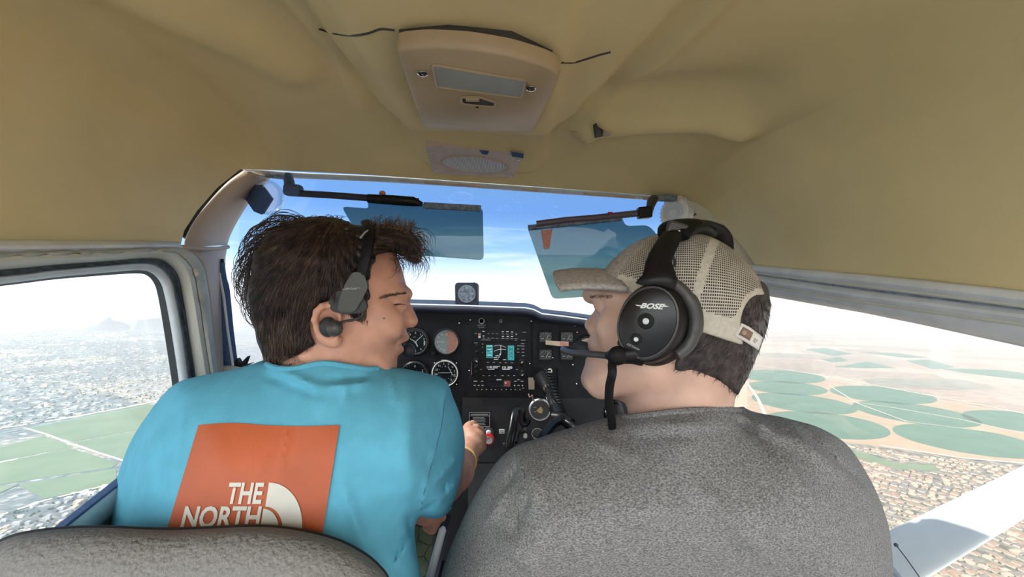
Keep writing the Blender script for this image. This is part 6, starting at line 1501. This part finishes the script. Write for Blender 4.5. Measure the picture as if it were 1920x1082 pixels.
for x, y, r in ((1212, 602, .0030), (1198, 636, .0022)):
    obj('button_recess', MB().lathe(ept(x, y, .0055), En, [(r*2.6, 0), (r*2.6, .0014), (r*2.2, .0018), (.0001, .0016)], 28), M['soft_black'], fp)
    obj('button', MB().lathe(ept(x, y, .0070), En, [(r, 0), (r, .0012), (r*.7, .0017), (.0001, .0018)], 20), M['trim'], fp)
# yoke that carries the cup, and the headband across the cap
obj('cup_yoke', MB().tube(catmull([ept(1228, 522, -.004), ept(1262, 538, -.010), ept(1290, 572, -.014), ept(1299, 612, -.016), ept(1290, 646, -.014), ept(1272, 666, -.010)], 7), [.006]*12+[.007]*12+[.006]*12, 12, flat=.7), M['grey_dark'], hd)
def ribbon(pts, wid, th, fwd):
    c = catmull([p for p in pts], 6); rows = []; n = len(c)
    for i, p in enumerate(c):
        t = (c[min(i+1, n-1)]-c[max(i-1, 0)]).normalized(); s_ = (V(fwd)-t*t.dot(V(fwd))).normalized(); u = t.cross(s_); w = np.interp(i/(n-1), [k/(len(wid)-1) for k in range(len(wid))], wid)
        rows.append([p+s_*w*math.cos(a)+u*th*math.sin(a)*(1 if abs(math.cos(a)) < .99 else 1) for a in [2*math.pi*k/16 for k in range(16)]])
    n_ = 16; vs = [p for r in rows for p in r]; return MB().add(vs, [(i*n_+k, i*n_+(k+1) % n_, (i+1)*n_+(k+1) % n_, (i+1)*n_+k) for i in range(len(rows)-1) for k in range(n_)]+[tuple(range(n_-1, -1, -1)), tuple((len(rows)-1)*n_+k for k in range(n_))])
obj('slider_arm', ribbon([ept(1222, 540, -.006), ept(1226, 520, -.004), hq(1236, 488, .096), hq(1250, 458, .082), hq(1262, 438, .066)], [.020, .0165, .012, .0115, .011], .005, Fx), M['black'], hd)
obj('headband', ribbon([hq(1262, 444, .068), hq(1268, 428, .056), hq(1282, 419, .038), hq(1296, 421, .015), hq(1312, 421, -.012), hq(1334, 430, -.045), hq(1352, 450, -.068), hq(1358, 480, -.085)], [.016, .019, .020, .016, .015, .016, .014, .012], .0055, Fx), M['soft_black'], hd)
obj('headband_pad', ribbon([hq(1274, 440, .055), hq(1292, 430, .03), hq(1310, 430, .0), hq(1330, 438, -.035)], [.010, .013, .013, .010], .006, Fx), M['rubber'], hd)
obj('band_hinge', MB().box(hq(1268, 432, .064), (.022, .008, .018), Matrix.Rotation(.3, 3, 'Y')), M['grey_dark'], hd, bevel=.003)
obj('band_pin', MB().ball(hq(1273, 434, .069), .0016), M['white'], hd)
obj('slider_cable', MB().tube(catmull([hq(1256, 478, .090), hq(1264, 486, .090), hq(1264, 498, .092), hq(1252, 506, .094)], 6), .0014, 6), M['rubber'], hd)
# microphone boom and the down lead
obj('boom_mount', MB().ball(ept(1168, 668, .004), .0095, 14, (1.1, .8, 1)), M['soft_black'], hd)
obj('boom_bracket', MB().tube([ept(1168, 668, .0), ept(1190, 664, -.004), ept(1210, 668, -.008)], [.009, .011, .011], 12), M['black'], hd)
boom = catmull([ept(1160, 668, .004), hq(1142, 667, .100), hq(1110, 664, .085), hq(1072, 661, .055), hq(1056, 657, .03), hq(1060, 654, .012), hq(1080, 656, .006), hq(1094, 657, .010)], 8)
obj('microphone_boom', MB().tube(boom, [.0042]*9+[.0036]*(len(boom)-9), 12), M['grey_dark'], hd)
obj('boom_joint', MB().tube([ept(1162, 668, .004), hq(1143, 667, .101)], [.0055, .005], 14), M['soft_black'], hd)
obj('microphone', MB().ball(hq(1090, 655, .010), .013, 14, (1.1, .8, .8)), M['rubber'], hd)
lead = catmull([ept(1168, 672, .002), ept(1158, 684, .002), P(1148, 700, .41), P(1143, 725, .42), P(1142, 755, .43), P(1147, 790, .45), P(1150, 840, .48)], 8)
obj('lead', MB().tube(lead, [.0062]*8+[.0045]*(len(lead)-8), 12), M['soft_black'], hd)
obj('jaw_strap', MB().tube(catmull([ept(1172, 650, -.006), ept(1176, 620, -.014), ept(1180, 670, -.01)], 6), .006, 8), M['black'], hd)

# ------------------------------------------------------------------ front seat back, chart, bars
se = thing('seat', 'grey plush front seat back with black piping in front of the camera', 'seat', P(330, 1300, .36))
top = [(-160, 1110), (-60, 1060), (10, 1022), (60, 1008), (130, 1001), (200, 1000), (310, 1004), (400, 1001), (470, 998), (530, 1001), (590, 1012), (640, 1028), (680, 1050), (706, 1072), (725, 1100), (750, 1180), (770, 1300)]
rows = []
for x, y in smooth2(top, 5):
    r = []
    for k, (dy, dd) in enumerate([(10, .435), (-2, .425), (-4, .40), (0, .375), (12, .358), (40, .345), (90, .335), (160, .33), (300, .33)]):
        cx = 330; f_ = 1-.0*k; r.append(P(x+(cx-x)*max(0, dy)/2500+.0, y+dy+(0 if dy < 12 else (x-cx)**2*.0000), dd))
    rows.append(r)
o = obj('backrest', MB().grid(rows), M['seat'], se, solid=.006, angle=0)
pp = [P(x, y-6, .398) for x, y in smooth2(top, 5)]
obj('piping', MB().tube(pp, .0042, 8), M['piping'], se)
obj('centre_seam', MB().tube(catmull([P(300, 1006, .372), P(280, 1026, .352), P(258, 1055, .341), P(240, 1090, .334)], 6), .0022, 6), M['seat'], se)
obj('front_face', MB().grid([[P(x, y, .430), P(x, y+300, .47)] for x, y in smooth2(top, 3)]), M['seat'], se, solid=.004, angle=0)

def chart_mat():
    m = mat('chart', (.055, .085, .055), .5, vs=60, col2=(.11, .125, .07)); t = m.node_tree; b = t.nodes['Principled BSDF']
    tc = t.nodes.new('ShaderNodeTexCoord'); v = t.nodes.new('ShaderNodeTexVoronoi'); v.feature = 'DISTANCE_TO_EDGE'; v.inputs['Scale'].default_value = 42; t.links.new(tc.outputs['Object'], v.inputs['Vector'])
    r = t.nodes.new('ShaderNodeValToRGB'); r.color_ramp.elements[0].position = .0; r.color_ramp.elements[1].position = .05; r.color_ramp.elements[0].color = (.012, .02, .03, 1); r.color_ramp.elements[1].color = (1, 1, 1, 1); t.links.new(v.outputs['Distance'], r.inputs[0])
    src = b.inputs['Base Color'].links[0].from_socket; x = t.nodes.new('ShaderNodeMix'); x.data_type = 'RGBA'; x.blend_type = 'MULTIPLY'; x.inputs['Factor'].default_value = 1; t.links.new(src, x.inputs['A']); t.links.new(r.outputs[0], x.inputs['B']); t.links.new(x.outputs['Result'], b.inputs['Base Color']); return m
ch = thing('kneeboard', 'dark framed kneeboard with a green map on the lap beside the blue shirt', 'kneeboard', P(800, 1090, .74))
obj('frame', MB().prism([P(700, 960, .78), P(842, 968, .78), P(806, 1120, .70), P(690, 1120, .70)], (0, .012, -.01)), M['glare'], ch, smooth=False, bevel=.003)
obj('map_sheet', MB().prism([P(720, 982, .768), P(822, 986, .768), P(790, 1112, .702), P(700, 1112, .702)], (0, -.0015, .001)), chart_mat(), ch, smooth=False)
b_ = thing('trim_lever', 'white round-ended lever standing between the seats', 'lever', P(806, 1100, .58))
obj('handle', MB().tube([P(832, 989, .60), P(830, 993, .60), P(806, 1082, .58), P(790, 1140, .57)], [.003, .0055, .006, .006], 12), mat('lever_white', (.9, .9, .88), .4), b_)
